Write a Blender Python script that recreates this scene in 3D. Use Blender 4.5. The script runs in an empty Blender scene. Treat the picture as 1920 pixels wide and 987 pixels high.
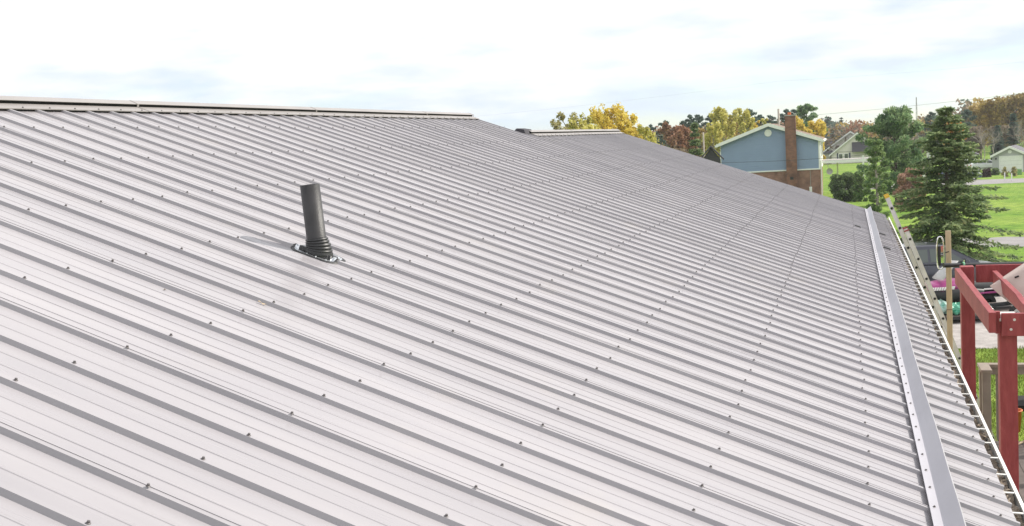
import bpy, math, random
import numpy as np
from mathutils import Vector, Matrix

# ------------------------------------------------------------------ camera, sky, sun, exposure
VEIL_DENSITY = 0.0003  # density of the volume added to lift the background
HC = 5.0                                     # eye height above the lawn beside the house
F = 2132.75                                  # focal length in pixels of the 1920 px wide photograph
M = np.array([[0.28071125, -0.11390315, 0.95300958],
              [-0.95804827, 0.02657757, 0.28537194],
              [-0.05783344, -0.99313630, -0.10166410]])   # columns: camera right, down, forward
scene = bpy.context.scene
col = scene.collection
cam_d = bpy.data.cameras.new('camera')
cam = bpy.data.objects.new('camera', cam_d)
col.objects.link(cam)
cam_d.sensor_width = 36.0
cam_d.lens = F / 1920 * 36
cam_d.clip_start = 0.05
cam_d.clip_end = 9000
mw = Matrix.Identity(4)
for r in range(3):
    mw[r][0] = M[r, 0]
    mw[r][1] = -M[r, 1]
    mw[r][2] = -M[r, 2]
mw[2][3] = HC
cam.matrix_world = mw
scene.camera = cam

SUN_AZ, SUN_EL = math.radians(-60), math.radians(37)
SUN = Vector((math.cos(SUN_EL) * math.cos(SUN_AZ), math.cos(SUN_EL) * math.sin(SUN_AZ), math.sin(SUN_EL)))
world = bpy.data.worlds.new('World')
scene.world = world
world.use_nodes = True
wn, wl = world.node_tree.nodes, world.node_tree.links
wn.clear()
w_out = wn.new('ShaderNodeOutputWorld')
w_bg = wn.new('ShaderNodeBackground')
w_bg.inputs[1].default_value = 0.117
w_sky = wn.new('ShaderNodeTexSky')
w_sky.sky_type = 'NISHITA'
w_sky.sun_disc = False
w_sky.sun_elevation = SUN_EL
w_sky.sun_rotation = math.atan2(SUN.x, SUN.y)
w_sky.air_density = 1.0
w_sky.dust_density = 0.25
w_tc = wn.new('ShaderNodeTexCoord')
w_map = wn.new('ShaderNodeMapping')
w_map.inputs['Scale'].default_value = (3.0, 3.0, 13.0)
w_no = wn.new('ShaderNodeTexNoise')
w_no.inputs['Scale'].default_value = 2.0
w_no.inputs['Detail'].default_value = 7
w_no.inputs['Roughness'].default_value = 0.56
w_no.inputs['Distortion'].default_value = 0.5
w_ramp = wn.new('ShaderNodeValToRGB')
w_ramp.color_ramp.elements[0].position = 0.36
w_ramp.color_ramp.elements[0].color = (0.35, 0.35, 0.35, 1)
w_ramp.color_ramp.elements[1].position = 0.60
w_ramp.color_ramp.elements[1].color = (1, 1, 1, 1)
w_no2 = wn.new('ShaderNodeTexNoise')
w_no2.inputs['Scale'].default_value = 3.6
w_no2.inputs['Detail'].default_value = 6
w_ramp2 = wn.new('ShaderNodeValToRGB')
w_ramp2.color_ramp.elements[0].position = 0.50
w_ramp2.color_ramp.elements[0].color = (5.15, 5.8, 6.55, 1)
w_ramp2.color_ramp.elements[1].position = 0.80
w_ramp2.color_ramp.elements[1].color = (7.0, 7.1, 7.3, 1)
w_mix = wn.new('ShaderNodeMixRGB')
wl.new(w_tc.outputs['Generated'], w_map.inputs[0])
wl.new(w_map.outputs[0], w_no.inputs['Vector'])
wl.new(w_map.outputs[0], w_no2.inputs['Vector'])
w_sep = wn.new('ShaderNodeSeparateXYZ')
wl.new(w_tc.outputs['Generated'], w_sep.inputs[0])
w_hi = wn.new('ShaderNodeMapRange')           # cloud deck thickens away from the horizon
w_hi.inputs[1].default_value = 0.005; w_hi.inputs[2].default_value = 0.125
w_hi.inputs[3].default_value = -0.11; w_hi.inputs[4].default_value = 0.42
wl.new(w_sep.outputs[2], w_hi.inputs[0])
w_add = wn.new('ShaderNodeMath'); w_add.operation = 'ADD'
wl.new(w_no.outputs['Fac'], w_add.inputs[0]); wl.new(w_hi.outputs[0], w_add.inputs[1])
w_add2 = wn.new('ShaderNodeMath'); w_add2.operation = 'ADD'
wl.new(w_no2.outputs['Fac'], w_add2.inputs[0]); wl.new(w_hi.outputs[0], w_add2.inputs[1])
wl.new(w_add.outputs[0], w_ramp.inputs[0])
wl.new(w_add2.outputs[0], w_ramp2.inputs[0])
wl.new(w_ramp.outputs[0], w_mix.inputs[0])
w_tint = wn.new('ShaderNodeMixRGB'); w_tint.blend_type = 'MULTIPLY'
w_tint.inputs[0].default_value = 1.0; w_tint.inputs[2].default_value = (0.90, 1.0, 1.12, 1)
wl.new(w_sky.outputs[0], w_tint.inputs[1]); wl.new(w_tint.outputs[0], w_mix.inputs[1])
wl.new(w_ramp2.outputs[0], w_mix.inputs[2])
wl.new(w_mix.outputs[0], w_bg.inputs[0])
wl.new(w_bg.outputs[0], w_out.inputs[0])

sun_d = bpy.data.lights.new('sun', 'SUN')
sun_d.energy = 4.1
sun_d.angle = math.radians(0.55)
sun_d.color = (1.0, 0.945, 0.855)
sun_o = bpy.data.objects.new('sun', sun_d)
col.objects.link(sun_o)
sun_o.rotation_euler = SUN.to_track_quat('Z', 'Y').to_euler()
sun_o.location = (30, -60, 50)

scene.render.engine = 'CYCLES'
scene.view_settings.view_transform = 'Standard'
scene.view_settings.look = 'None'
scene.view_settings.exposure = 0.42
scene.view_settings.gamma = 1.0
scene.view_settings.use_curve_mapping = False
scene.cycles.max_bounces = 6
scene.cycles.transparent_max_bounces = 12

# ------------------------------------------------------------------ helpers
def ray(x, y):
    return M @ np.array([(x - 960) / F, (y - 493.0) / F, 1.0])

def at(x, y, d):
    """Point of the place seen at photo position (x, y), d metres ahead of the eye."""
    p = ray(x, y) * d
    return Vector((p[0], p[1], p[2] + HC))

def pixel(p):
    c = M.T @ np.array([p[0], p[1], p[2] - HC])
    return 960 + F * c[0] / c[2], 493 + F * c[1] / c[2], c[2]

def ground(x, y=0.0):
    if x < 46: return 0.0
    if x < 150: return -0.0172 * (x - 46)
    return -1.79

class MB:
    def __init__(s):
        s.v, s.f, s.m = [], [], []
    def face(s, pts, m=0):
        b = len(s.v)
        s.v += [tuple(p) for p in pts]
        s.f.append(tuple(range(b, b + len(pts))))
        s.m.append(m)
        return s
    def box(s, lo, hi, m=0):
        x0, y0, z0 = lo; x1, y1, z1 = hi
        return s.hexa([(x0, y0, z0), (x1, y0, z0), (x1, y1, z0), (x0, y1, z0), (x0, y0, z1), (x1, y0, z1), (x1, y1, z1), (x0, y1, z1)], m)
    def hexa(s, p, m=0):
        b = len(s.v)
        s.v += [tuple(q) for q in p]
        for f in ((3, 2, 1, 0), (4, 5, 6, 7), (0, 1, 5, 4), (1, 2, 6, 5), (2, 3, 7, 6), (3, 0, 4, 7)):
            s.f.append(tuple(b + i for i in f)); s.m.append(m)
        return s
    def bar(s, a, b, w, h, up=(0, 0, 1), m=0):
        """rectangular bar from a to b, w across, h along up"""
        a, b, up = Vector(a), Vector(b), Vector(up)
        d = (b - a).normalized()
        side = d.cross(up).normalized()
        u2 = side.cross(d).normalized()
        q = []
        for e in (a, b):
            for (i, j) in ((-1, -1), (1, -1), (1, 1), (-1, 1)):
                q.append(e + side * (w / 2 * i) + u2 * (h / 2 * j))
        return s.hexa(q, m)
    def tube(s, pts, radii, n=8, m=0, caps=True):
        pts = [Vector(p) for p in pts]
        if not hasattr(radii, '__len__'): radii = [radii] * len(pts)
        b0 = len(s.v)
        ref = None
        for i, p in enumerate(pts):
            d = (pts[min(i + 1, len(pts) - 1)] - pts[max(i - 1, 0)]).normalized()
            if ref is None:
                ref = d.cross(Vector((0, 0, 1)))
                if ref.length < 1e-3: ref = d.cross(Vector((1, 0, 0)))
            ref = (ref - d * ref.dot(d)).normalized()
            o = d.cross(ref)
            for k in range(n):
                t = 2 * math.pi * k / n
                s.v.append(tuple(p + (ref * math.cos(t) + o * math.sin(t)) * radii[i]))
        for i in range(len(pts) - 1):
            for k in range(n):
                a = b0 + i * n + k; c = b0 + i * n + (k + 1) % n
                s.f.append((a, c, c + n, a + n)); s.m.append(m)
        if caps:
            s.f.append(tuple(b0 + k for k in range(n))[::-1]); s.m.append(m)
            e = b0 + (len(pts) - 1) * n
            s.f.append(tuple(e + k for k in range(n))); s.m.append(m)
        return s
    def lathe(s, base, axis, prof, n=24, m=0):
        """prof: list of (radius, height along axis)"""
        base, axis = Vector(base), Vector(axis).normalized()
        ref = axis.cross(Vector((1, 0, 0)))
        if ref.length < 1e-3: ref = axis.cross(Vector((0, 1, 0)))
        ref.normalize(); o = axis.cross(ref)
        b0 = len(s.v)
        for (r, h) in prof:
            for k in range(n):
                t = 2 * math.pi * k / n
                s.v.append(tuple(base + axis * h + (ref * math.cos(t) + o * math.sin(t)) * r))
        for i in range(len(prof) - 1):
            for k in range(n):
                a = b0 + i * n + k; c = b0 + i * n + (k + 1) % n
                s.f.append((a, c, c + n, a + n)); s.m.append(m)
        return s
    def prism(s, poly, off, m=0):
        """poly: list of 3D points, extruded by vector off"""
        off = Vector(off)
        a = [Vector(p) for p in poly]; b = [p + off for p in a]
        n = len(a); b0 = len(s.v)
        s.v += [tuple(p) for p in a + b]
        s.f.append(tuple(range(b0, b0 + n))[::-1]); s.m.append(m)
        s.f.append(tuple(range(b0 + n, b0 + 2 * n))); s.m.append(m)
        for i in range(n):
            j = (i + 1) % n
            s.f.append((b0 + i, b0 + j, b0 + n + j, b0 + n + i)); s.m.append(m)
        return s
    def grid(s, P, m=0, close=False):
        """P[i][j] 3D points"""
        b0 = len(s.v); ni, nj = len(P), len(P[0])
        for row in P: s.v += [tuple(q) for q in row]
        for i in range(ni - 1):
            for j in range(nj - 1 if not close else nj):
                j2 = (j + 1) % nj
                s.f.append((b0 + i * nj + j, b0 + i * nj + j2, b0 + (i + 1) * nj + j2, b0 + (i + 1) * nj + j)); s.m.append(m)
        return s
    def mesh(s, name, mats, smooth=False):
        me = bpy.data.meshes.new(name)
        me.from_pydata(s.v, [], s.f)
        for mm in (mats if isinstance(mats, (list, tuple)) else [mats]): me.materials.append(mm)
        if any(s.m): me.polygons.foreach_set('material_index', s.m)
        if smooth: me.polygons.foreach_set('use_smooth', [True] * len(s.f))
        me.update()
        return me
    def build(s, name, mats, parent=None, smooth=False, bevel=0, fixn=True):
        me = s.mesh(name, mats, smooth)
        if fixn:
            import bmesh
            bm = bmesh.new(); bm.from_mesh(me)
            bmesh.ops.recalc_face_normals(bm, faces=bm.faces)
            bm.to_mesh(me); bm.free()
        o = bpy.data.objects.new(name, me)
        col.objects.link(o)
        if parent: o.parent = parent
        if bevel:
            bv = o.modifiers.new('bevel', 'BEVEL'); bv.width = bevel; bv.segments = 2; bv.limit_method = 'ANGLE'
        return o

def tag(o, label, cat, group=None):
    o['label'] = label; o['category'] = cat
    if group: o['group'] = group
    return o

def thing(name, label, cat, loc=(0, 0, 0), rz=0.0, group=None):
    o = bpy.data.objects.new(name, None)
    col.objects.link(o)
    o.location = loc; o.rotation_euler = (0, 0, rz); o.empty_display_size = 0.3
    return tag(o, label, cat, group)

def struct(o, kind='structure'):
    o['kind'] = kind
    return o

# ------------------------------------------------------------------ materials
def mat(name, c, rough=0.6, metal=0.0, spec=0.5, var=0.0, vscale=5.0, bump=0.0, bscale=40.0, c2=None, stretch=None, coat=0.0, emit=None, detail=4):
    m = bpy.data.materials.new(name); m.use_nodes = True
    nt = m.node_tree; b = nt.nodes['Principled BSDF']
    b.inputs['Base Color'].default_value = (*c, 1)
    b.inputs['Roughness'].default_value = rough
    b.inputs['Metallic'].default_value = metal
    b.inputs['Specular IOR Level'].default_value = spec
    if coat: b.inputs['Coat Weight'].default_value = coat
    tc = nt.nodes.new('ShaderNodeTexCoord'); src = tc.outputs['Object']
    if stretch:
        mp = nt.nodes.new('ShaderNodeMapping'); mp.inputs['Scale'].default_value = stretch
        nt.links.new(src, mp.inputs[0]); src = mp.outputs[0]
    if var or c2:
        no = nt.nodes.new('ShaderNodeTexNoise'); no.inputs['Scale'].default_value = vscale; no.inputs['Detail'].default_value = detail
        nt.links.new(src, no.inputs['Vector'])
        ra = nt.nodes.new('ShaderNodeValToRGB')
        ra.color_ramp.elements[0].position = 0.32; ra.color_ramp.elements[1].position = 0.68
        a = c if c2 else tuple(max(0, q * (1 - var)) for q in c)
        e = c2 if c2 else tuple(min(1, q * (1 + var)) for q in c)
        ra.color_ramp.elements[0].color = (*a, 1); ra.color_ramp.elements[1].color = (*e, 1)
        nt.links.new(no.outputs['Fac'], ra.inputs[0]); nt.links.new(ra.outputs[0], b.inputs['Base Color'])
    if bump:
        n2 = nt.nodes.new('ShaderNodeTexNoise'); n2.inputs['Scale'].default_value = bscale; n2.inputs['Detail'].default_value = 4
        nt.links.new(src, n2.inputs['Vector'])
        bp = nt.nodes.new('ShaderNodeBump'); bp.inputs['Strength'].default_value = bump; bp.inputs['Distance'].default_value = 0.02
        nt.links.new(n2.outputs['Fac'], bp.inputs['Height']); nt.links.new(bp.outputs[0], b.inputs['Normal'])
    return m

def leaf_mat(name, c1, c2, transl=0.35, scale=0.6, c3=None, rough=0.65):
    """foliage: colour varies from leaf clump to leaf clump, thin leaves let light through"""
    m = bpy.data.materials.new(name); m.use_nodes = True
    nt = m.node_tree; b = nt.nodes['Principled BSDF']; out = nt.nodes['Material Output']
    geo = nt.nodes.new('ShaderNodeNewGeometry'); oi = nt.nodes.new('ShaderNodeObjectInfo')
    tc = nt.nodes.new('ShaderNodeTexCoord')
    no = nt.nodes.new('ShaderNodeTexNoise'); no.inputs['Scale'].default_value = scale; no.inputs['Detail'].default_value = 3
    nt.links.new(tc.outputs['Object'], no.inputs['Vector'])
    m1 = nt.nodes.new('ShaderNodeMath'); m1.operation = 'MULTIPLY_ADD'; m1.inputs[1].default_value = 0.5; m1.inputs[2].default_value = -0.25
    nt.links.new(geo.outputs['Random Per Island'], m1.inputs[0])
    m2 = nt.nodes.new('ShaderNodeMath'); m2.operation = 'ADD'
    nt.links.new(m1.outputs[0], m2.inputs[0]); nt.links.new(no.outputs['Fac'], m2.inputs[1])
    ra = nt.nodes.new('ShaderNodeValToRGB')
    ra.color_ramp.elements[0].position = 0.25; ra.color_ramp.elements[0].color = (*c1, 1)
    ra.color_ramp.elements[1].position = 0.75; ra.color_ramp.elements[1].color = (*c2, 1)
    if c3:
        e = ra.color_ramp.elements.new(0.9); e.color = (*c3, 1)
    nt.links.new(m2.outputs[0], ra.inputs[0])
    nt.links.new(ra.outputs[0], b.inputs['Base Color'])
    b.inputs['Roughness'].default_value = rough; b.inputs['Specular IOR Level'].default_value = 0.25
    if transl:
        tr = nt.nodes.new('ShaderNodeBsdfTranslucent'); mx = nt.nodes.new('ShaderNodeMixShader'); mx.inputs[0].default_value = transl
        nt.links.new(ra.outputs[0], tr.inputs[0]); nt.links.new(b.outputs[0], mx.inputs[1]); nt.links.new(tr.outputs[0], mx.inputs[2])
        nt.links.new(mx.outputs[0], out.inputs[0])
    return m

def brick_mat(name, c1, c2, mortar, bw=0.22, bh=0.075, scale=1.0, axis='XZ'):
    m = bpy.data.materials.new(name); m.use_nodes = True
    nt = m.node_tree; b = nt.nodes['Principled BSDF']; b.inputs['Roughness'].default_value = 0.85
    tc = nt.nodes.new('ShaderNodeTexCoord'); sp = nt.nodes.new('ShaderNodeSeparateXYZ'); cb = nt.nodes.new('ShaderNodeCombineXYZ')
    ad = nt.nodes.new('ShaderNodeMath'); ad.operation = 'ADD'
    nt.links.new(tc.outputs['Object'], sp.inputs[0])
    nt.links.new(sp.outputs[0], ad.inputs[0]); nt.links.new(sp.outputs[1], ad.inputs[1])
    nt.links.new(ad.outputs[0], cb.inputs[0]); nt.links.new(sp.outputs[2], cb.inputs[1])
    br = nt.nodes.new('ShaderNodeTexBrick')
    br.inputs['Color1'].default_value = (*c1, 1); br.inputs['Color2'].default_value = (*c2, 1); br.inputs['Mortar'].default_value = (*mortar, 1)
    br.inputs['Scale'].default_value = scale; br.inputs['Brick Width'].default_value = bw; br.inputs['Row Height'].default_value = bh; br.inputs['Mortar Size'].default_value = 0.008
    nt.links.new(cb.outputs[0], br.inputs['Vector'])
    no = nt.nodes.new('ShaderNodeTexNoise'); no.inputs['Scale'].default_value = 1.6; no.inputs['Detail'].default_value = 5
    nt.links.new(tc.outputs['Object'], no.inputs['Vector'])
    mx = nt.nodes.new('ShaderNodeMixRGB'); mx.blend_type = 'OVERLAY'; mx.inputs[0].default_value = 0.85
    nt.links.new(br.outputs['Color'], mx.inputs[1]); nt.links.new(no.outputs['Fac'], mx.inputs[2])
    nt.links.new(mx.outputs[0], b.inputs['Base Color'])
    bp = nt.nodes.new('ShaderNodeBump'); bp.inputs['Strength'].default_value = 0.5; bp.inputs['Distance'].default_value = 0.01
    nt.links.new(br.outputs['Fac'], bp.inputs['Height']); bp.invert = True
    nt.links.new(bp.outputs[0], b.inputs['Normal'])
    return m

def siding_mat(name, c, course=0.13):
    """horizontal lapped siding: saw-tooth relief up the wall"""
    m = bpy.data.materials.new(name); m.use_nodes = True
    nt = m.node_tree; b = nt.nodes['Principled BSDF']; b.inputs['Roughness'].default_value = 0.55
    tc = nt.nodes.new('ShaderNodeTexCoord'); sp = nt.nodes.new('ShaderNodeSeparateXYZ'); nt.links.new(tc.outputs['Object'], sp.inputs[0])
    dv = nt.nodes.new('ShaderNodeMath'); dv.operation = 'DIVIDE'; dv.inputs[1].default_value = course
    fr = nt.nodes.new('ShaderNodeMath'); fr.operation = 'FRACT'
    nt.links.new(sp.outputs[2], dv.inputs[0]); nt.links.new(dv.outputs[0], fr.inputs[0])
    bp = nt.nodes.new('ShaderNodeBump'); bp.inputs['Strength'].default_value = 0.9; bp.inputs['Distance'].default_value = 0.02; bp.invert = True
    nt.links.new(fr.outputs[0], bp.inputs['Height']); nt.links.new(bp.outputs[0], b.inputs['Normal'])
    no = nt.nodes.new('ShaderNodeTexNoise'); no.inputs['Scale'].default_value = 0.8; no.inputs['Detail'].default_value = 4
    nt.links.new(tc.outputs['Object'], no.inputs['Vector'])
    ra = nt.nodes.new('ShaderNodeValToRGB')
    ra.color_ramp.elements[0].color = (*[q * 0.86 for q in c], 1); ra.color_ramp.elements[1].color = (*[min(1, q * 1.1) for q in c], 1)
    nt.links.new(no.outputs['Fac'], ra.inputs[0]); nt.links.new(ra.outputs[0], b.inputs['Base Color'])
    return m

def roof_metal():
    """painted sheet steel, slightly uneven from panel to panel, faint dust and oil-canning"""
    m = bpy.data.materials.new('painted_steel'); m.use_nodes = True
    nt = m.node_tree; b = nt.nodes['Principled BSDF']
    tc = nt.nodes.new('ShaderNodeTexCoord'); oi = nt.nodes.new('ShaderNodeObjectInfo')
    n1 = nt.nodes.new('ShaderNodeTexNoise'); n1.inputs['Scale'].default_value = 1.3; n1.inputs['Detail'].default_value = 6
    mp = nt.nodes.new('ShaderNodeMapping'); mp.inputs['Scale'].default_value = (6, 0.7, 0.7)
    nt.links.new(tc.outputs['Object'], mp.inputs[0]); nt.links.new(mp.outputs[0], n1.inputs['Vector'])
    ra = nt.nodes.new('ShaderNodeValToRGB')
    ra.color_ramp.elements[0].position = 0.3; ra.color_ramp.elements[0].color = (0.308, 0.292, 0.311, 1)
    ra.color_ramp.elements[1].position = 0.75; ra.color_ramp.elements[1].color = (0.366, 0.347, 0.362, 1)
    nt.links.new(n1.outputs['Fac'], ra.inputs[0])
    n3 = nt.nodes.new('ShaderNodeTexNoise'); n3.inputs['Scale'].default_value = 2.2; n3.inputs['Detail'].default_value = 8
    nt.links.new(tc.outputs['Object'], n3.inputs['Vector'])
    r3 = nt.nodes.new('ShaderNodeValToRGB'); r3.color_ramp.elements[0].position = 0.62; r3.color_ramp.elements[0].color = (0, 0, 0, 1)
    r3.color_ramp.elements[1].position = 0.80; r3.color_ramp.elements[1].color = (0.3, 0.3, 0.3, 1)
    nt.links.new(n3.outputs['Fac'], r3.inputs[0])
    mx = nt.nodes.new('ShaderNodeMixRGB'); mx.inputs[2].default_value = (0.40, 0.36, 0.32, 1)
    nt.links.new(r3.outputs[0], mx.inputs[0]); nt.links.new(ra.outputs[0], mx.inputs[1])
    hs = nt.nodes.new('ShaderNodeHueSaturation')
    mr = nt.nodes.new('ShaderNodeMapRange'); mr.inputs[3].default_value = 0.965; mr.inputs[4].default_value = 1.035
    nt.links.new(oi.outputs['Random'], mr.inputs[0]); nt.links.new(mr.outputs[0], hs.inputs['Value']); nt.links.new(mx.outputs[0], hs.inputs['Color'])
    nt.links.new(hs.outputs[0], b.inputs['Base Color'])
    mr2 = nt.nodes.new('ShaderNodeMapRange'); mr2.inputs[1].default_value = 0.3; mr2.inputs[2].default_value = 0.7; mr2.inputs[3].default_value = 0.24; mr2.inputs[4].default_value = 0.36
    nt.links.new(n1.outputs['Fac'], mr2.inputs[0]); nt.links.new(mr2.outputs[0], b.inputs['Roughness'])
    b.inputs['Specular IOR Level'].default_value = 0.5
    n2 = nt.nodes.new('ShaderNodeTexNoise'); n2.inputs['Scale'].default_value = 2.5; n2.inputs['Detail'].default_value = 3
    nt.links.new(tc.outputs['Object'], n2.inputs['Vector'])
    bp = nt.nodes.new('ShaderNodeBump'); bp.inputs['Strength'].default_value = 0.14; bp.inputs['Distance'].default_value = 0.02
    nt.links.new(n2.outputs['Fac'], bp.inputs['Height']); nt.links.new(bp.outputs[0], b.inputs['Normal'])
    return m

STEEL = roof_metal()
CAP = mat('ridge_cap_paint', (0.29, 0.27, 0.262), 0.42, var=0.06, vscale=3)
FLASH = mat('flashing_paint', (0.37, 0.362, 0.40), 0.38, var=0.05, vscale=4, bump=0.06, bscale=6)
SCREW = mat('screw_paint', (0.12, 0.108, 0.11), 0.45, metal=0.2)
FOAM = mat('black_foam', (0.012, 0.012, 0.013), 0.95)
PIPE = mat('grey_plastic', (0.030, 0.0285, 0.031), 0.5, var=0.22, vscale=14, bump=0.12, bscale=160)
RUBBER = mat('black_rubber', (0.022, 0.022, 0.024), 0.42, var=0.2, vscale=20)
ALU = mat('aluminium', (0.72, 0.74, 0.77), 0.33, metal=0.9)
ALU_DULL = mat('dull_aluminium', (0.66, 0.63, 0.62), 0.5, metal=0.1, var=0.1, vscale=9)
WHITE = mat('white_paint', (0.80, 0.80, 0.78), 0.45, var=0.04, vscale=4)
GUTTER = mat('white_gutter', (0.78, 0.77, 0.74), 0.4, var=0.06, vscale=8)
DEBRIS = mat('leaf_litter', (0.20, 0.155, 0.12), 0.95, c2=(0.38, 0.32, 0.265), vscale=22, bump=1.0, bscale=60)
RED = mat('red_stain', (0.225, 0.028, 0.034), 0.6, c2=(0.315, 0.053, 0.058), vscale=5, bump=0.3, bscale=22, stretch=(1, 4, 1), detail=9)
TANWOOD = mat('taupe_paint', (0.27, 0.225, 0.185), 0.6, var=0.1, vscale=8)
PLANK = mat('dark_deck_board', (0.115, 0.092, 0.083), 0.6, var=0.2, vscale=9)
PINEWOOD = mat('raw_lumber', (0.46, 0.36, 0.235), 0.65, var=0.14, vscale=6, stretch=(12, 12, 1.2), bump=0.1)
CHROME = mat('chrome', (0.85, 0.86, 0.88), 0.12, metal=1.0)
BLACK = mat('black_paint', (0.02, 0.02, 0.022), 0.4)
CANVAS = mat('beige_canvas', (0.50, 0.41, 0.37), 0.9, var=0.06, vscale=5, bump=0.2, bscale=250)
CARPAINT = mat('charcoal_car_paint', (0.045, 0.048, 0.066), 0.28, metal=0.35, coat=0.9)
GLASS = mat('dark_glass', (0.085, 0.105, 0.095), 0.07, spec=0.8)
TYRE = mat('tyre_rubber', (0.02, 0.02, 0.02), 0.8)
RIM = mat('alloy_rim', (0.55, 0.55, 0.56), 0.3, metal=0.9)
MAGENTA = mat('magenta_plastic', (0.27, 0.02, 0.15), 0.35, coat=0.4)
TARP = mat('green_bag_plastic', (0.05, 0.33, 0.22), 0.4, c2=(0.72, 0.80, 0.78), vscale=4)
GRAVEL = mat('gravel', (0.27, 0.245, 0.235), 0.95, c2=(0.44, 0.405, 0.385), vscale=2.5, bump=0.8, bscale=60, detail=10)
ASPHALT = mat('asphalt', (0.25, 0.235, 0.235), 0.9, var=0.14, vscale=0.9, bump=0.2, bscale=90)
BLUE = siding_mat('blue_siding', (0.225, 0.30, 0.45), 0.21)
CREAM = siding_mat('cream_siding', (0.74, 0.71, 0.64), 0.15)
PALE = siding_mat('pale_grey_siding', (0.42, 0.43, 0.43), 0.15)
BRICK = brick_mat('red_brown_brick', (0.24, 0.12, 0.092), (0.31, 0.155, 0.115), (0.23, 0.17, 0.14))
BRICK2 = brick_mat('chimney_brick', (0.23, 0.098, 0.066), (0.15, 0.065, 0.048), (0.22, 0.155, 0.12))
SHINGLE = mat('charcoal_shingle', (0.055, 0.052, 0.062), 0.9, var=0.3, vscale=12, bump=0.4, bscale=25)
SHINGLE2 = mat('grey_shingle', (0.125, 0.12, 0.135), 0.9, var=0.2, vscale=12, bump=0.4, bscale=25)
BROWN_SH = mat('brown_shingle', (0.19, 0.13, 0.10), 0.9, var=0.25, vscale=10)
CONCRETE = mat('concrete', (0.36, 0.34, 0.32), 0.9, var=0.12, vscale=3)
BARK = mat('bark', (0.115, 0.09, 0.072), 0.9, var=0.3, vscale=10, bump=0.7, bscale=30)
PALE_BARK = mat('pale_bark', (0.33, 0.29, 0.26), 0.85, var=0.3, vscale=10)
POLE_WOOD = mat('weathered_pole', (0.38, 0.33, 0.28), 0.85, var=0.15, vscale=6)
WIRE = mat('black_cable', (0.03, 0.03, 0.032), 0.6)
WIRE2 = mat('pale_cable', (0.34, 0.33, 0.32), 0.55, metal=0.3)
YELLOW = mat('yellow_plastic', (0.62, 0.40, 0.03), 0.5)
ORANGE = mat('orange_plastic', (0.55, 0.13, 0.03), 0.5)
SNEEDLE = leaf_mat('spruce_needles', (0.11, 0.175, 0.08), (0.33, 0.40, 0.19), 0.5, 1.6, c3=(0.42, 0.38, 0.19))
PNEEDLE = leaf_mat('pine_needles', (0.10, 0.19, 0.09), (0.30, 0.40, 0.19), 0.5, 1.0)
DNEEDLE = leaf_mat('dark_pine_needles', (0.055, 0.098, 0.080), (0.125, 0.18, 0.13), 0.45, 0.8)
LIGHTPINE = leaf_mat('young_pine_needles', (0.12, 0.21, 0.08), (0.33, 0.42, 0.17), 0.5, 1.2)
GOLD = leaf_mat('golden_leaves', (0.52, 0.38, 0.06), (0.80, 0.66, 0.16), 0.4, 0.8)
YGREEN = leaf_mat('yellow_green_leaves', (0.36, 0.34, 0.08), (0.74, 0.68, 0.22), 0.4, 0.8)
PALEY = leaf_mat('pale_yellow_leaves', (0.30, 0.27, 0.11), (0.52, 0.48, 0.24), 0.4, 0.8)
RUST = leaf_mat('rusty_leaves', (0.26, 0.13, 0.08), (0.40, 0.23, 0.14), 0.3, 0.7)
ORANGE_L = leaf_mat('orange_leaves', (0.38, 0.14, 0.02), (0.55, 0.27, 0.05), 0.4, 0.7)
OCHRE = leaf_mat('ochre_leaves', (0.30, 0.21, 0.07), (0.52, 0.38, 0.12), 0.35, 0.35)
BROWNL = leaf_mat('brown_leaves', (0.18, 0.14, 0.105), (0.32, 0.25, 0.175), 0.3, 0.4)
HEDGE = leaf_mat('hedge_leaves', (0.10, 0.15, 0.065), (0.24, 0.32, 0.14), 0.45, 0.9)
REDBUSH = leaf_mat('red_bush_leaves', (0.33, 0.18, 0.135), (0.50, 0.32, 0.24), 0.3, 1.5)
GRASSB = leaf_mat('grass_blades', (0.085, 0.135, 0.022), (0.22, 0.27, 0.05), 0.35, 0.35, c3=(0.33, 0.30, 0.10))

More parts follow.
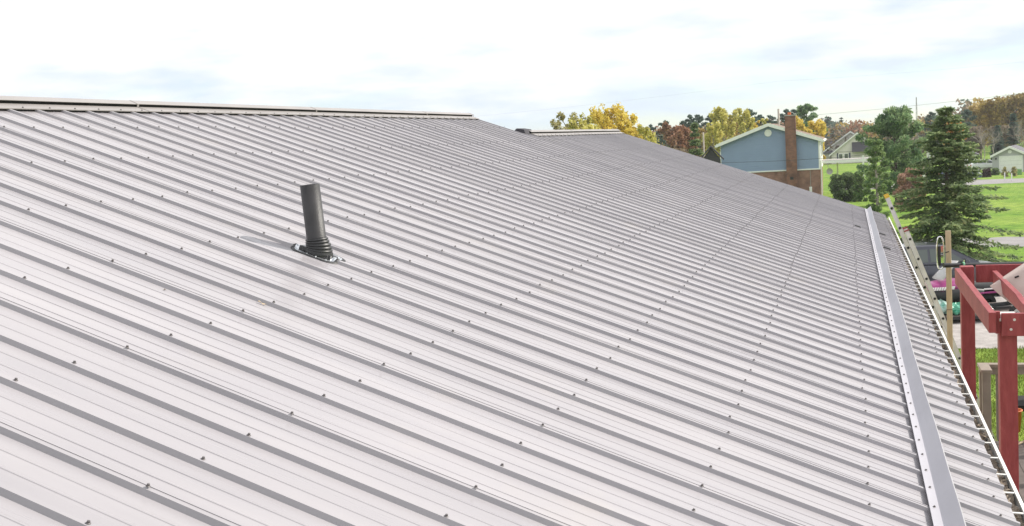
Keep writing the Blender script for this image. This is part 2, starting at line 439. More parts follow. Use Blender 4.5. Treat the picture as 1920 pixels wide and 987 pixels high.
def lawn_mat():
    m = bpy.data.materials.new('lawn'); m.use_nodes = True
    nt = m.node_tree; b = nt.nodes['Principled BSDF']; b.inputs['Roughness'].default_value = 0.95; b.inputs['Specular IOR Level'].default_value = 0.1
    tc = nt.nodes.new('ShaderNodeTexCoord')
    def noise(scale, det):
        n = nt.nodes.new('ShaderNodeTexNoise'); n.inputs['Scale'].default_value = scale; n.inputs['Detail'].default_value = det
        nt.links.new(tc.outputs['Object'], n.inputs['Vector']); return n
    a, c, d = noise(0.16, 7), noise(2.2, 6), noise(16, 4)
    r1 = nt.nodes.new('ShaderNodeValToRGB')
    r1.color_ramp.elements[0].position = 0.33; r1.color_ramp.elements[0].color = (0.145, 0.275, 0.04, 1)
    r1.color_ramp.elements[1].position = 0.70; r1.color_ramp.elements[1].color = (0.27, 0.37, 0.075, 1)
    nt.links.new(a.outputs['Fac'], r1.inputs[0])
    r2 = nt.nodes.new('ShaderNodeValToRGB')
    r2.color_ramp.elements[0].position = 0.32; r2.color_ramp.elements[0].color = (0.55, 0.62, 0.6, 1)
    r2.color_ramp.elements[1].position = 0.66; r2.color_ramp.elements[1].color = (1.12, 1.06, 1.0, 1)
    nt.links.new(c.outputs['Fac'], r2.inputs[0])
    mx = nt.nodes.new('ShaderNodeMixRGB'); mx.blend_type = 'MULTIPLY'; mx.inputs[0].default_value = 1
    nt.links.new(r1.outputs[0], mx.inputs[1]); nt.links.new(r2.outputs[0], mx.inputs[2])
    nt.links.new(mx.outputs[0], b.inputs['Base Color'])
    bp = nt.nodes.new('ShaderNodeBump'); bp.inputs['Strength'].default_value = 1.0; bp.inputs['Distance'].default_value = 0.06
    nt.links.new(d.outputs['Fac'], bp.inputs['Height']); nt.links.new(bp.outputs[0], b.inputs['Normal'])
    return m
LAWN = lawn_mat()
# ------------------------------------------------------------------ ground, road, drive
def ground_sheet(name, poly_fn, m, lift, xs, ys):
    P = [[(x, y, ground(x, y) + lift) for y in ys] for x in xs]
    return struct(MB().grid(P).build(name, m, fixn=False))

gx = [-400, -150, -60, -20, 0, 10, 20, 30, 40, 46] + [46 + 8 * k for k in range(1, 14)] + [160, 200, 300, 500, 1000, 2500, 6000]
gy = [-6000, -2000, -800, -300, -120, -60, -40, -20, 0, 20, 40, 60, 120, 300, 800, 2000, 6000]
ground_sheet('lawn', None, LAWN, 0.0, gx, gy)

def strip(name, pts, m, lift, thick=0.0):
    """pts: list of ((x,y) left, (x,y) right)"""
    b = MB()
    P = [[(a[0], a[1], ground(*a) + lift), (c[0], c[1], ground(*c) + lift)] for a, c in pts]
    b.grid(P)
    return struct(b.build(name, m, fixn=False))

def onz(x, y, z):
    """ground point (world height z) seen at photo position"""
    d = ray(x, y); s = (z - HC) / d[2]
    return Vector((d[0] * s, d[1] * s, z))

ra, rb = onz(1900, 462, 0.0), onz(1900, 440, 0.0)
RX0, RX1 = ra.x, rb.x
rr_ = random.Random(12)
strip('road', [((RX0 + 0.02 * (y + 20) + rr_.uniform(-0.16, 0.16), y), (RX1 + 0.02 * (y + 20) + rr_.uniform(-0.25, 0.25), y)) for y in np.arange(120, -200, -0.8)], ASPHALT, 0.004)
# gravel drive where the car and the snowmobile stand
dpts = []
for y, x0, x1 in ((14, 27, 41), (6, 27, 40.5), (0, 26.6, 39.5), (-4, 26.4, 38.5), (-7, 26.8, 37.6), (-9, 27.8, 36), (-10.6, 29.2, 34)):
    dpts.append(((x0, y), (x1, y)))
strip('gravel_drive', dpts, GRAVEL, 0.006)
# far parking area beyond the lawn
pk = [onz(1775, 316, -1.4), onz(1845, 312, -1.5)]
strip('parking_area', [((118, 1), (135, -1)), ((117, -5), (136, -7)), ((117, -9), (134, -10)), ((118, -13), (132, -14.5)), ((119, -22), (128, -24))], ASPHALT, 0.006)

# ------------------------------------------------------------------ the house with the metal roof
S = 0.2286
RO = Vector((2.3853, 1.4000, -0.7655 + HC))
TH = math.radians(20.3)
EV = Vector((0, -math.cos(TH), -math.sin(TH)))
NW = Vector((0, -math.sin(TH), math.cos(TH)))
def RF(x, v, h=0.0):
    return Vector((x, RO.y, RO.z)) + EV * v + NW * h
def UX(u): return RO.x + u * S

V_EAVE = 9.22 * S
V_FL1 = -14.31 * S; V_AP1 = V_FL1 - 0.155
V_FL2 = -11.11 * S; V_AP2 = V_FL2 - 0.145
U_END1, U_END2 = 50, 77
ROWS = [v * S for v in (-12.75, -10.334, -7.935, -5.496, -3.047, -0.593, 1.907, 4.36, 6.729, 8.94)]

house = thing('metal_roofed_house', 'long house with ribbed pale grey metal roof filling the foreground', 'house', (8, 2, 0))
def hb(mb, name, m, parent=None, **k):
    """add a part of the house built in world coordinates"""
    p = parent or house
    o = mb.build(name, m, p, **k)
    o.matrix_parent_inverse = Matrix.Identity(4)
    off = Vector((0, 0, 0)); q = p
    while q is not None:
        off += q.location; q = q.parent
    o.location = -off
    return o

RIBH, TOPW, BASEW = 0.0142, 0.0095, 0.0156
def profile(n, cut_end=False):
    """cross-section of one sheet, local u from the lap rib, rib tops at height 0"""
    pts = [(0.0066, 0.0002), (0.0066, 0.0016), (TOPW + 0.002, 0.0015), (BASEW + 0.002, -RIBH + 0.0022), (BASEW + 0.014, -RIBH + 0.002), (BASEW + 0.014, -RIBH)]
    for k in range(n):
        for fr in (0.36, 0.66):
            c = k * S + fr * S
            pts += [(c - 0.004, -RIBH), (c - 0.002, -RIBH + 0.0016), (c + 0.003, -RIBH + 0.0016), (c + 0.009, -RIBH)]
        c = (k + 1) * S
        pts += [(c - BASEW, -RIBH), (c - TOPW, 0.0), (c + TOPW, 0.0), (c + BASEW, -RIBH)]
    return pts

def surf_h(u_m):
    """height of the sheet at distance u_m along the ridge direction (from rib 0)"""
    f = (u_m / S + 0.5) % 1.0 - 0.5
    a = abs(f) * S
    if a < TOPW: return 0.0
    if a < BASEW: return -RIBH * (a - TOPW) / (BASEW - TOPW)
    return -RIBH

rng = random.Random(3)
panels = []
u = -22
while u < U_END2:
    v0 = (V_AP1 if u < U_END1 else V_AP2) + 0.03
    pr = profile(3)
    b = MB(); P = []
    vs = [v0 + (V_EAVE - v0) * k / 14 for k in range(15)]
    wob = [rng.uniform(-0.0006, 0.0006) for _ in vs]
    for (du, h) in pr:
        P.append([RF(UX(u) + du, v, h + (wob[i] if h < -RIBH * 0.9 else 0)) for i, v in enumerate(vs)])
    b.grid(P)
    o = hb(b, 'roof_panel', STEEL, fixn=False)
    panels.append((u, o))
    u += 3

# slab added under the sheets to stop light leaks; back slopes, walls
E1, E2 = UX(-22), UX(U_END1)
E3 = UX(U_END2)
def slab(x0, x1, va, vb, h0, h1, mb):
    q = [RF(x0, va, h0), RF(x1, va, h0), RF(x1, vb, h0), RF(x0, vb, h0), RF(x0, va, h1), RF(x1, va, h1), RF(x1, vb, h1), RF(x0, vb, h1)]
    mb.hexa(q)
b = MB(); slab(E1 + 0.03, E2 - 0.03, V_AP1 + 0.02, V_EAVE - 0.06, -0.15, -RIBH - 0.012, b); slab(E2 - 0.029, E3 - 0.03, V_AP2 + 0.02, V_EAVE - 0.06, -0.15, -RIBH - 0.012, b)
hb(b, 'light_stop_slab', PINEWOOD)
A1, A2 = RF(0, V_AP1), RF(0, V_AP2)
b = MB()
for (x0, x1, A, run) in ((E1, E2, A1, 5.6), (E2 + 0.002, E3, A2, 4.6)):
    t = math.tan(TH)
    b.hexa([(x0, A.y, A.z - 0.15), (x1, A.y, A.z - 0.15), (x1, A.y + run, A.z - 0.15 - run * t), (x0, A.y + run, A.z - 0.15 - run * t),
            (x0, A.y, A.z - 0.012), (x1, A.y, A.z - 0.012), (x1, A.y + run, A.z - 0.012 - run * t), (x0, A.y + run, A.z - 0.012 - run * t)])
hb(b, 'back_roof', STEEL)
eave = RF(0, V_EAVE)
wall_y = eave.y + 0.45
b = MB()
for (x0, x1, A, run) in ((E1 + 0.3, E2 - 0.3, A1, 5.3), (E2 - 0.29, E3 - 0.3, A2, 4.3)):
    t = math.tan(TH); zt = lambda y, A=A: A.z - 0.2 - abs(y - A.y) * t
    poly = [(x0, wall_y, 0), (x0, A.y + run, 0), (x0, A.y + run, zt(A.y + run)), (x0, A.y, zt(A.y)), (x0, wall_y, zt(wall_y))]
    b.prism(poly, (x1 - x0, 0, 0))
hb(b, 'wall', CREAM)
b = MB()
b.box((E1, eave.y + 0.075, eave.z - 0.24), (E3, eave.y + 0.10, eave.z - 0.035))
hb(b, 'fascia', WHITE)
b = MB()
b.box((E1, eave.y + 0.101, eave.z - 0.238), (E3, wall_y - 0.002, eave.z - 0.222))
hb(b, 'soffit', WHITE)
# gable trim along the far ends
b = MB()
q = [RF(E3 + 0.002, V_AP2, -0.16), RF(E3 + 0.03, V_AP2, -0.16), RF(E3 + 0.03, V_EAVE - 0.02, -0.16), RF(E3 + 0.002, V_EAVE - 0.02, -0.16)]
b.hexa(q + [p + NW * 0.15 for p in q])
hb(b, 'gable_trim', CAP)
b = MB()
q = [RF(E2 + 0.006, V_AP1, -0.13), RF(E2 + 0.03, V_AP1, -0.13), RF(E2 + 0.03, V_AP2 - 0.02, -0.13), RF(E2 + 0.006, V_AP2 - 0.02, -0.13)]
b.hexa(q + [p + NW * 0.125 for p in q])
hb(b, 'gable_trim', CAP)
# dark shingled saddle where the lower ridge dies into the higher roof
ap2 = RF(0, V_AP2)
b = MB()
b.prism([(E2 + 0.04, ap2.y - 0.05, ap2.z - 0.05), (E2 + 0.04, ap2.y - 0.03, ap2.z + 0.04), (E2 + 0.04, ap2.y + 0.07, ap2.z + 0.06), (E2 + 0.04, ap2.y + 0.16, ap2.z - 0.02)], (0.35, 0, 0))
hb(b, 'shingled_saddle', SHINGLE, bevel=0.01)

# ridge caps, built in lengths that lap one another
def ridge_cap(x0, x1, va, width, big):
    """vented ridge cap: nailing flange, dark vent slot, raised cover"""
    A = RF(0, va)
    def prof_pts(pts, sgn):
        out = []
        for (s, h) in pts:
            if sgn > 0: out.append((A.y + EV.y * s + NW.y * h, A.z + EV.z * s + NW.z * h))
            else: out.append((A.y - EV.y * s - NW.y * h, A.z + EV.z * s + NW.z * h))
        return out
    e = 0.0012 * big
    fl = [(width, 0.0005 + e), (width, 0.006 + e), (width * 0.44, 0.007 + e), (width * 0.40, 0.007 + e)]
    b = MB()
    for sg in (1, -1):
        p = prof_pts(fl + [(width * 0.40, -0.02)], sg)
        b.grid([[(x, y, z) for (y, z) in p] for x in (x0, x1)])
    o = hb(b, 'ridge_cap', CAP)
    o_off = Vector(o.location)
    # cover
    cv = [(width * 0.43, 0.026 + e), (width * 0.43, 0.029 + e), (width * 0.30, 0.0315 + e), (width * 0.12, 0.034 + e), (0, 0.0345 + e)]
    p = prof_pts(cv, 1); p2 = prof_pts(cv[:-1], -1)[::-1]
    b = MB(); b.grid([[(x, y, z) for (y, z) in p + p2] for x in (x0, x1)])
    low = prof_pts([(width * 0.43, 0.026 + e), (0.02, 0.027)], 1); low2 = prof_pts([(width * 0.43, 0.026 + e), (0.02, 0.027)], -1)[::-1]
    b.grid([[(x, y, z) for (y, z) in low + low2] for x in (x0, x1)])
    c = b.build('cap_cover', CAP, o); 
    b = MB()
    for sg in (1, -1):
        w = prof_pts([(width * 0.36, -0.02), (width * 0.36, 0.027)], sg)
        b.grid([[(x, y, z) for (y, z) in w] for x in (x0 + 0.01, x1 - 0.01)])
    b.build('vent_slot', FOAM, o)
    # end lap clip
    cl = [(width * 0.435, 0.010), (width * 0.437, 0.0305 + e), (width * 0.30, 0.0335 + e), (width * 0.12, 0.036 + e), (0, 0.0365 + e)]
    p = prof_pts(cl, 1)
    b = MB(); b.grid([[(x, y, z) for (y, z) in p] for x in (x1 - 0.012, x1 + 0.010)])
    b.build('lap_joint', CAP, o)
    return o

for k, (x0, x1) in enumerate(((E1, 0.55), (0.55, 3.61), (3.61, 6.68), (6.68, 9.37), (9.37, 12.19), (12.19, E2 + 0.04))):
    ridge_cap(x0, x1 - 0.004, V_AP1, 0.155, k % 2)
for k, (x0, x1) in enumerate(((E2 + 0.25, 16.38), (16.38, 18.85), (18.85, E3 + 0.03))):
    ridge_cap(x0, x1 - 0.004, V_AP2, 0.145, k % 2)

def closure(x0, x1, v, depth):
    """black foam strip cut to the ribs, seen as dark gaps between them"""
    b = MB()
    k0, k1 = math.ceil((x0 - RO.x) / S), math.floor((x1 - RO.x) / S)
    for k in range(k0, k1):
        a, c = UX(k) + 0.0165, UX(k + 1) - 0.0165
        q = [RF(a, v, -RIBH + 0.0005), RF(c, v, -RIBH + 0.0005), RF(c, v - depth, -RIBH + 0.0005), RF(a, v - depth, -RIBH + 0.0005)]
        b.hexa(q + [p + NW * (RIBH - 0.0015) for p in q])
    return hb(b, 'foam_closure', FOAM)
closure(E1, E2, V_FL1 - 0.008, 0.03)
closure(E2 + 0.25, E3, V_FL2 - 0.008, 0.03)

# screws
def screw_mesh():
    b = MB()
    b.lathe((0, 0, 0), (0, 0, 1), [(0.0, 0.0), (0.0058, 0.0), (0.0058, 0.0010), (0.0038, 0.0020), (0.0036, 0.0060), (0.0, 0.0066)], 8)
    return b.mesh('screw', SCREW)
SCR = screw_mesh()
rot_roof = Matrix((Vector((1, 0, 0)), -EV, NW)).transposed().to_4x4()
screws = []
for ui in range(-22, U_END2 + 1):
    for v in ROWS:
        if ui > U_END1 and v < V_FL2 + 0.05: continue
        x = UX(ui) + rng.uniform(-0.003, 0.003)
        p = RF(x, v + rng.uniform(-0.009, 0.009), 0.0042 if (ui - 2) % 3 == 0 else 0.0002)
        px = pixel(p)
        if px[2] > 0 and -20 < px[0] < 1945 and 150 < px[1] < 1010: screws.append((px[2], p, ui))

# rain diverter: flange screwed on the rib tops and an upstanding fin
V_DIV = 7.67 * S
b = MB()
FW, FH, FT = 0.036, 0.074, 0.0355
def div_sec(x):
    w = 0.0025 * math.sin(x * 1.7) + 0.0015 * math.sin(x * 5.1)
    return [RF(x, V_DIV, 0.0055), RF(x, V_DIV, 0.0085), RF(x, V_DIV + FW, 0.0085), RF(x, V_DIV + FW + FT * 0.5 + w * 0.5, (FH + 0.0085) * 0.5), RF(x, V_DIV + FW + FT + w, FH),
            RF(x, V_DIV + FW + FT + w + 0.007, FH - 0.004), RF(x, V_DIV + FW + FT + w + 0.002, FH - 0.010), RF(x, V_DIV + FW + 0.003, 0.0055)]
xs = [E1 + (E3 - 0.15 - E1) * k / 90 for k in range(91)]
b.grid([div_sec(x) for x in xs], close=True)
diverter = hb(b, 'rain_diverter', FLASH)
closure(E1, E3 - 0.15, V_DIV + 0.03, 0.02).name = 'foam_closure'
for ui in range(-10, U_END2):
    p = RF(UX(ui) + rng.uniform(-0.004, 0.004), V_DIV + 0.017, 0.0086)
    px = pixel(p)
    if px[2] > 0 and px[0] < 1945 and 150 < px[1] < 1010: screws.append((px[2], p, 'd'))
for ui in range(-10, U_END2):                      # screws through the ridge flange
    for du in (0.5,):
        if ui < U_END1: p = RF(UX(ui + du), V_FL1 - 0.012, 0.0066)
        else: p = RF(UX(ui + du), V_FL2 - 0.012, 0.0066)
        if ui == U_END1: continue
        px = pixel(p)
        if px[2] > 0 and -20 < px[0] < 1945: screws.append((px[2] * 1.6, p, 'r'))
screws.sort(key=lambda t: t[0])
pan_by_u = dict(panels)
def panel_of(ui):
    k = ui - ((ui - 2) % 3)
    return pan_by_u.get(k) or panels[-1][1]
for (d, p, ui) in screws[:290]:
    o = bpy.data.objects.new('screw', SCR); col.objects.link(o)
    if ui == 'd': o.parent = diverter
    elif ui == 'r': o.parent = house
    else: o.parent = panel_of(ui)
    mtx = Matrix.Translation(p) @ rot_roof
    if ui == 'r': mtx = Matrix.Translation(p - house.location) @ rot_roof
    o.matrix_local = mtx
b = MB()
for (d, p, ui) in screws[290:]:
    if d > 40: continue
    me = SCR
    base = len(b.v)
    for vv in me.vertices: b.v.append(tuple(p + (rot_roof @ vv.co)))
    for f in me.polygons: b.f.append(tuple(base + i for i in f.vertices)); b.m.append(0)
struct(hb(b, 'far_screws', SCREW, fixn=False), 'stuff')

# gutter with hangers and leaf litter
LIP = Vector((0, -0.640, -1.545 + HC))
gz = LIP.z
b = MB()
gy0 = eave.y + 0.072
sec = [(gy0, gz + 0.012), (gy0, gz - 0.105), (gy0 - 0.085, gz - 0.112), (LIP.y + 0.012, gz - 0.06), (LIP.y, gz - 0.012), (LIP.y, gz), (LIP.y + 0.014, gz + 0.001), (LIP.y + 0.014, gz - 0.008), (LIP.y + 0.005, gz - 0.009), (LIP.y + 0.016, gz - 0.06), (gy0 - 0.083, gz - 0.106), (gy0 - 0.004, gz - 0.100), (gy0 - 0.004, gz + 0.012)]
b.grid([[(x, y, z) for (y, z) in sec] for x in (E1, E3 + 0.05)], close=True)
b.f.append(tuple(range(len(sec), 2 * len(sec)))); b.m.append(0)
gutter = hb(b, 'gutter', GUTTER)
b = MB()
P = []
nx = 520
r2 = np.random.RandomState(5)
for i in range(nx):
    x = E1 + 1 + (E3 - E1 - 1.05) * i / (nx - 1)
    row = []
    for j in range(5):
        y = gy0 - 0.006 - (gy0 - 0.006 - (LIP.y + 0.02)) * j / 4
        row.append((x, y, gz - 0.034 + r2.uniform(-0.014, 0.016) - 0.010 * math.sin(x * 2.3)))
    P.append(row)
b.grid(P)
b.build('leaf_litter', DEBRIS, gutter, fixn=False)
# loose leaves and twigs in the litter
b = MB()
for k in range(1500):
    x = r2.uniform(1.5, E3 - 0.1); y = r2.uniform(LIP.y + 0.02, gy0 - 0.01); z = gz - 0.020 + r2.uniform(-0.008, 0.012)
    a = r2.uniform(0, 6.28); l = r2.uniform(0.008, 0.022); w = l * r2.uniform(0.3, 0.8)
    dx, dy = math.cos(a), math.sin(a); t = r2.uniform(-0.4, 0.4) * l
    b.face([(x - dx * l, y - dy * l, z - t), (x - dy * w, y + dx * w, z), (x + dx * l, y + dy * l, z + t), (x + dy * w, y - dx * w, z + 0.003)])
struct(b.build('dead_leaves', leaf_mat('dead_leaves', (0.10, 0.065, 0.04), (0.30, 0.24, 0.18), 0.1, 6.0), gutter, fixn=False), 'stuff')
x = 3.37 + 0.02
while x < E3:
    bb = MB()
    bb.bar((x, gy0 + 0.015, gz + 0.006), (x + 0.012, LIP.y + 0.006, gz - 0.004), 0.013, 0.004)
    bb.build('gutter_hanger', GUTTER, gutter)
    x += 0.262

# vent pipe through the roof
pb = RF(UX(10.11), -4.29 * S, -0.010)
pipe = MB()
ptop = pb + Vector((-0.010, 0.012, 0.317))
ax = (ptop - pb).normalized()
L = (ptop - pb).length
pipe.lathe(pb, ax, [(0.0445, -0.10), (0.0445, L), (0.0385, L), (0.0385, L - 0.25)], 36)
pipe_o = hb(pipe, 'vent_pipe', PIPE, smooth=False)
for pl in pipe_o.data.polygons: pl.use_smooth = abs(pl.normal.dot(ax)) < 0.5
# rubber boot in steps, tilted to the roof at its foot
b = MB(); n = 36
prof = []
r = 0.073
steps = [(0.066, 0.000), (0.066, 0.014), (0.061, 0.019)]
for k in range(5):
    r0 = 0.0575 - 0.0024 * k; h = 0.021 + 0.0155 * k
    steps += [(r0 + 0.0035, h), (r0 + 0.0045, h + 0.004), (r0 + 0.0035, h + 0.009), (r0 - 0.0045, h + 0.0125)]
steps += [(0.0470, 0.100), (0.0455, 0.1015), (0.0450, 0.1015)]
ux = Vector((1, 0, 0))
P = []
for (rr, h) in steps:
    h = h * 0.72; t = min(1, h / 0.054)
    axd = NW.lerp(ax, t).normalized()
    c = pb + NW * 0.004 + (NW * (1 - t) + ax * t) * h
    e1 = (ux - axd * ux.dot(axd)).normalized(); e2 = axd.cross(e1)
    P.append([c + (e1 * math.cos(2 * math.pi * k / n) + e2 * math.sin(2 * math.pi * k / n)) * rr for k in range(n)])
b.grid(P, close=True)
boot = b.build('pipe_boot', RUBBER, pipe_o, smooth=True)
# aluminium flange dressed down over the rib
b = MB(); P = []
NR, NA = 7, 56
pu0 = (pb.x - RO.x); pv0 = (pb - RF(pb.x, 0)).dot(EV)
def flange_pt(fr, a, lift):
    ca, sa = math.cos(a), math.sin(a)
    k = (abs(ca) ** 4 + abs(sa) ** 4) ** -0.25
    du, dv = 0.078 * fr * k * ca, 0.104 * fr * k * sa
    return RF(RO.x + pu0 + du, pv0 + dv, surf_h(pu0 + du) + lift)
for i in range(NR):
    fr = 0.45 + 0.37 * i / (NR - 1)
    P.append([flange_pt(fr, 2 * math.pi * k / NA, 0.008) for k in range(NA)])
b.grid(P, close=True)
b.build('boot_skirt', RUBBER, pipe_o)
b = MB(); P = []
for fr in (0.80, 0.90, 1.0):
    P.append([flange_pt(fr, 2 * math.pi * k / NA, 0.006) for k in range(NA)])
P.append([flange_pt(1.0, 2 * math.pi * k / NA, 0.0012) for k in range(NA)])
b.grid(P, close=True)
b.build('boot_flange', ALU, pipe_o)
b = MB()
for k in range(14):
    p = flange_pt(0.93, 2 * math.pi * (k + 0.5) / 14, 0.006)
    for vv in SCR.vertices: pass
    base = len(b.v)
    b.v += [tuple(p + (rot_roof @ (vv.co * 0.75))) for vv in SCR.vertices]
    for f in SCR.polygons: b.f.append(tuple(base + i for i in f.vertices)); b.m.append(0)
b.build('flange_screws', ALU, pipe_o)
b = MB()
P = []
for i in range(4):
    fr = 1.0 + 0.05 * i
    P.append([flange_pt(fr + 0.02 * math.sin(5 * k), 2 * math.pi * k / NA, (0.006, 0.007, 0.004, 0.0006)[i]) for k in range(NA)])
b.grid(P, close=True)
b.build('rim_shade', RUBBER, pipe_o, smooth=True)  # black ring standing in for the shadow under the flange rim
# small dark pads for the dark marks on the sheets near the far eave
for (u_, v_) in ((58.5, 7.0), (58.7, 8.45), (50.9, 8.45)):
    b = MB(); x_ = UX(math.floor(u_) + 0.5)
    q = [RF(x_ + a, v_ * S + c, -RIBH + 0.001) for (a, c) in ((-0.05, -0.05), (0.05, -0.05), (0.05, 0.05), (-0.05, 0.05))]
    b.hexa(q + [RF(x_ + a * 0.7, v_ * S + c * 0.7, 0.012) for (a, c) in ((-0.05, -0.05), (0.05, -0.05), (0.05, 0.05), (-0.05, 0.05))])
    hb(b, 'dark_pad', PIPE, bevel=0.004)
# wood shaving lying in a pan below the pipe, and a small dead leaf
def roof_hit(x, y, h):
    d = Vector(ray(x, y)); o = RF(0, 0, h) - Vector((0, 0, HC)); s = o.dot(NW) / d.dot(NW); return d * s + Vector((0, 0, HC))
c = roof_hit(491, 570, -RIBH + 0.002)
b = MB(); P = []
for k in range(9):
    t = k / 8; p = Vector((0, 0, 0)) + EV * (0.034 * t - 0.017) + NW * (0.004 + 0.003 * math.sin(t * 7))
    P.append([p + Vector((-0.003, 0, 0)), p + Vector((0.003, 0, 0)) + NW * 0.003 * math.cos(t * 9)])
b.grid(P); o = b.build('wood_shaving', PINEWOOD, fixn=False); o.location = c; o.modifiers.new('t', 'SOLIDIFY').thickness = 0.0008
tag(o, 'tiny curled wood shaving lying on the roof below the black pipe', 'shaving')
c = roof_hit(309, 543, -RIBH + 0.002)
b = MB(); b.face([(-0.008, 0, 0), (0, -0.004, 0.002), (0.008, 0, 0.001), (0.001, 0.004, 0.003)]); b.face([(0.008, 0, 0.001), (0.014, 0.0006, 0.002), (0.014, -0.0002, 0.002)])
o = b.build('dead_leaf', BARK, fixn=False); o.location = c; o.rotation_euler = rot_roof.to_euler()
tag(o, 'single small dead leaf on the roof left of the pipe', 'leaf')
# ------------------------------------------------------------------ things beside the house
def local(t):
    """helper: turn world points into the local frame of thing t (no rotation)"""
    o = Vector(t.location)
    return lambda p: Vector(p) - o

# --- extension ladder leaning on the gutter
LXN, LXF = 17.05, 17.45
sl = Vector((0, 0.365, 1.0)).normalized()
outn = Vector((0, -sl.z, sl.y))              # away from the house
rest = Vector((0, LIP.y - 0.06, gz + 0.03))
ltop = rest + sl * 0.51
foot = rest - sl * (rest.z / sl.z)
ladder = thing('extension_ladder', 'aluminium extension ladder leaning on the gutter at the far eave', 'ladder', (17.25, foot.y, 0.0))
W = local(ladder)
def rail(x, a, bq, off, w, h, name):
    mb = MB()
    p0, p1 = a + outn * off, bq + outn * off
    X = Vector((x, 0, 0))
    mb.bar(W(p0 + X), W(p1 + X), 0.022, h, up=outn)
    for s in (-1, 1):
        mb.bar(W(p0 + X + outn * (s * h * 0.46)), W(p1 + X + outn * (s * h * 0.46)), 0.034, h * 0.09, up=outn)
    return mb.build(name, ALU_DULL, ladder)
fly0, fly1 = ltop - sl * 3.3, ltop
bas0, bas1 = foot, ltop - sl * 0.54
for x in (LXN + 0.02, LXF - 0.02): rail(x, fly0, fly1, 0.0, 0.03, 0.055, 'fly_rail')
for x in (LXN - 0.015, LXF + 0.015): rail(x, bas0, bas1, 0.068, 0.03, 0.060, 'base_rail')
k = 0
while True:
    p = ltop - sl * (0.16 + 0.305 * k)
    if k > 10: break
    mb = MB(); mb.tube([W(p + Vector((LXN + 0.0, 0, 0))), W(p + Vector((LXF - 0.0, 0, 0)))], 0.016, 8)
    mb.build('rung', ALU_DULL, ladder)
    for x in (LXN + 0.006, ):
        mb = MB(); mb.tube([W(p + Vector((x - 0.006, 0, 0))), W(p + Vector((x, 0, 0)))], 0.0185, 8); mb.build('rung_end', BLACK, ladder)
    k += 1
k = 0
while True:
    p = bas1 - sl * (0.12 + 0.305 * k) + outn * 0.068
    if p.z < 0.2: break
    mb = MB(); mb.tube([W(p + Vector((LXN - 0.03, 0, 0))), W(p + Vector((LXF + 0.03, 0, 0)))], 0.016, 8)
    mb.build('rung', ALU_DULL, ladder)
    mb = MB(); mb.tube([W(p + Vector((LXN - 0.036, 0, 0))), W(p + Vector((LXN - 0.03, 0, 0)))], 0.0185, 8); mb.build('rung_end', BLACK, ladder)
    k += 1
for x in (LXN + 0.02, LXF - 0.02):
    mb = MB(); mb.bar(W(ltop + Vector((x, 0, 0))), W(ltop + sl * 0.035 + Vector((x, 0, 0))), 0.036, 0.068, up=outn); mb.build('end_cap', YELLOW, ladder)
for x in (LXN - 0.015, LXF + 0.015):
    mb = MB(); mb.bar(W(bas1 + outn * 0.068 + Vector((x, 0, 0))), W(bas1 + outn * 0.068 + sl * 0.02 + Vector((x, 0, 0))), 0.037, 0.072, up=outn); mb.build('end_cap', RED, ladder)
    mb = MB(); q = foot + outn * 0.068 + Vector((x, 0, 0)); mb.box(W(q + Vector((-0.03, -0.07, 0))), W(q + Vector((0.03, 0.07, 0.035)))); mb.build('rubber_foot', RUBBER, ladder)

# --- red pergola
DECK_Z = -3.84 + HC
BY = -1.135                                   # outer face of the beam nearest the house
NX, FX = 10.56, 13.80
BT = -1.672 + HC                              # top of the beams
perg = thing('red_pergola', 'dark red stained timber pergola standing on the deck beside the house', 'pergola', (12.2, -2.8, DECK_Z))
W = local(perg)
def beam(a, b_, w, h, name='beam', m=RED, bev=0.006):
    mb = MB(); mb.bar(W(a), W(b_), w, h); return mb.build(name, m, perg, bevel=bev)
bh = 0.180
# beam along the house
beam((NX - 0.03, BY - 0.03, BT - bh / 2), (FX, BY - 0.03, BT - bh / 2), 0.06, bh)
# posts
PW = 0.145
def post(x, y, top):
    mb = MB(); mb.box(W((x - PW / 2, y - PW / 2, DECK_Z)), W((x + PW / 2, y + PW / 2, top))); return mb.build('post', RED, perg, bevel=0.008)
npx, npy = NX + 0.12, BY - 0.165
post(npx, npy, BT - 0.09)
post(FX + 0.09, BY - 0.075 - PW / 2 + 0.01, BT + 0.01)
post(npx, npy - 3.6, BT - 0.09)
post(FX + 0.09, npy - 3.6, BT + 0.01)
# front beam across, bolted to the post, and the packing block behind it
fb = beam((NX + 0.02, BY - 0.108, BT - 0.115), (NX + 0.02, npy - 3.9, BT - 0.115), 0.045, 0.20, 'front_beam')
mb = MB(); mb.box(W((NX + 0.045, BY - 0.103, BT - 0.20)), W((NX + 0.10, BY - 0.062, BT - 0.005))); mb.build('packing_block', RED, perg, bevel=0.004)
for (dy, dz) in ((-0.15, -0.07), (-0.092 - 0.03, -0.155)):
    mb = MB(); mb.lathe(W((NX - 0.0025, BY - 0.06 + dy, BT + dz)), (-1, 0, 0), [(0.0, 0.006), (0.010, 0.006), (0.012, 0.0), (0.0, 0.0)][::-1], 10)
    mb.build('bolt', ALU_DULL, fb)
mb = MB(); mb.box(W((npx - 0.085, npy - 0.078, BT - 0.09)), W((npx + 0.085, npy + 0.072, BT - 0.065))); mb.box(W((npx - 0.06, npy - 0.07, BT - 0.064)), W((npx + 0.085, npy + 0.066, BT - 0.03)))
mb.build('post_cap', ALU_DULL, perg, bevel=0.004)
# back beam
beam((FX + 0.16, BY - 0.24, BT - 0.09), (FX + 0.16, npy - 3.9, BT - 0.09), 0.045, 0.20, 'back_beam')
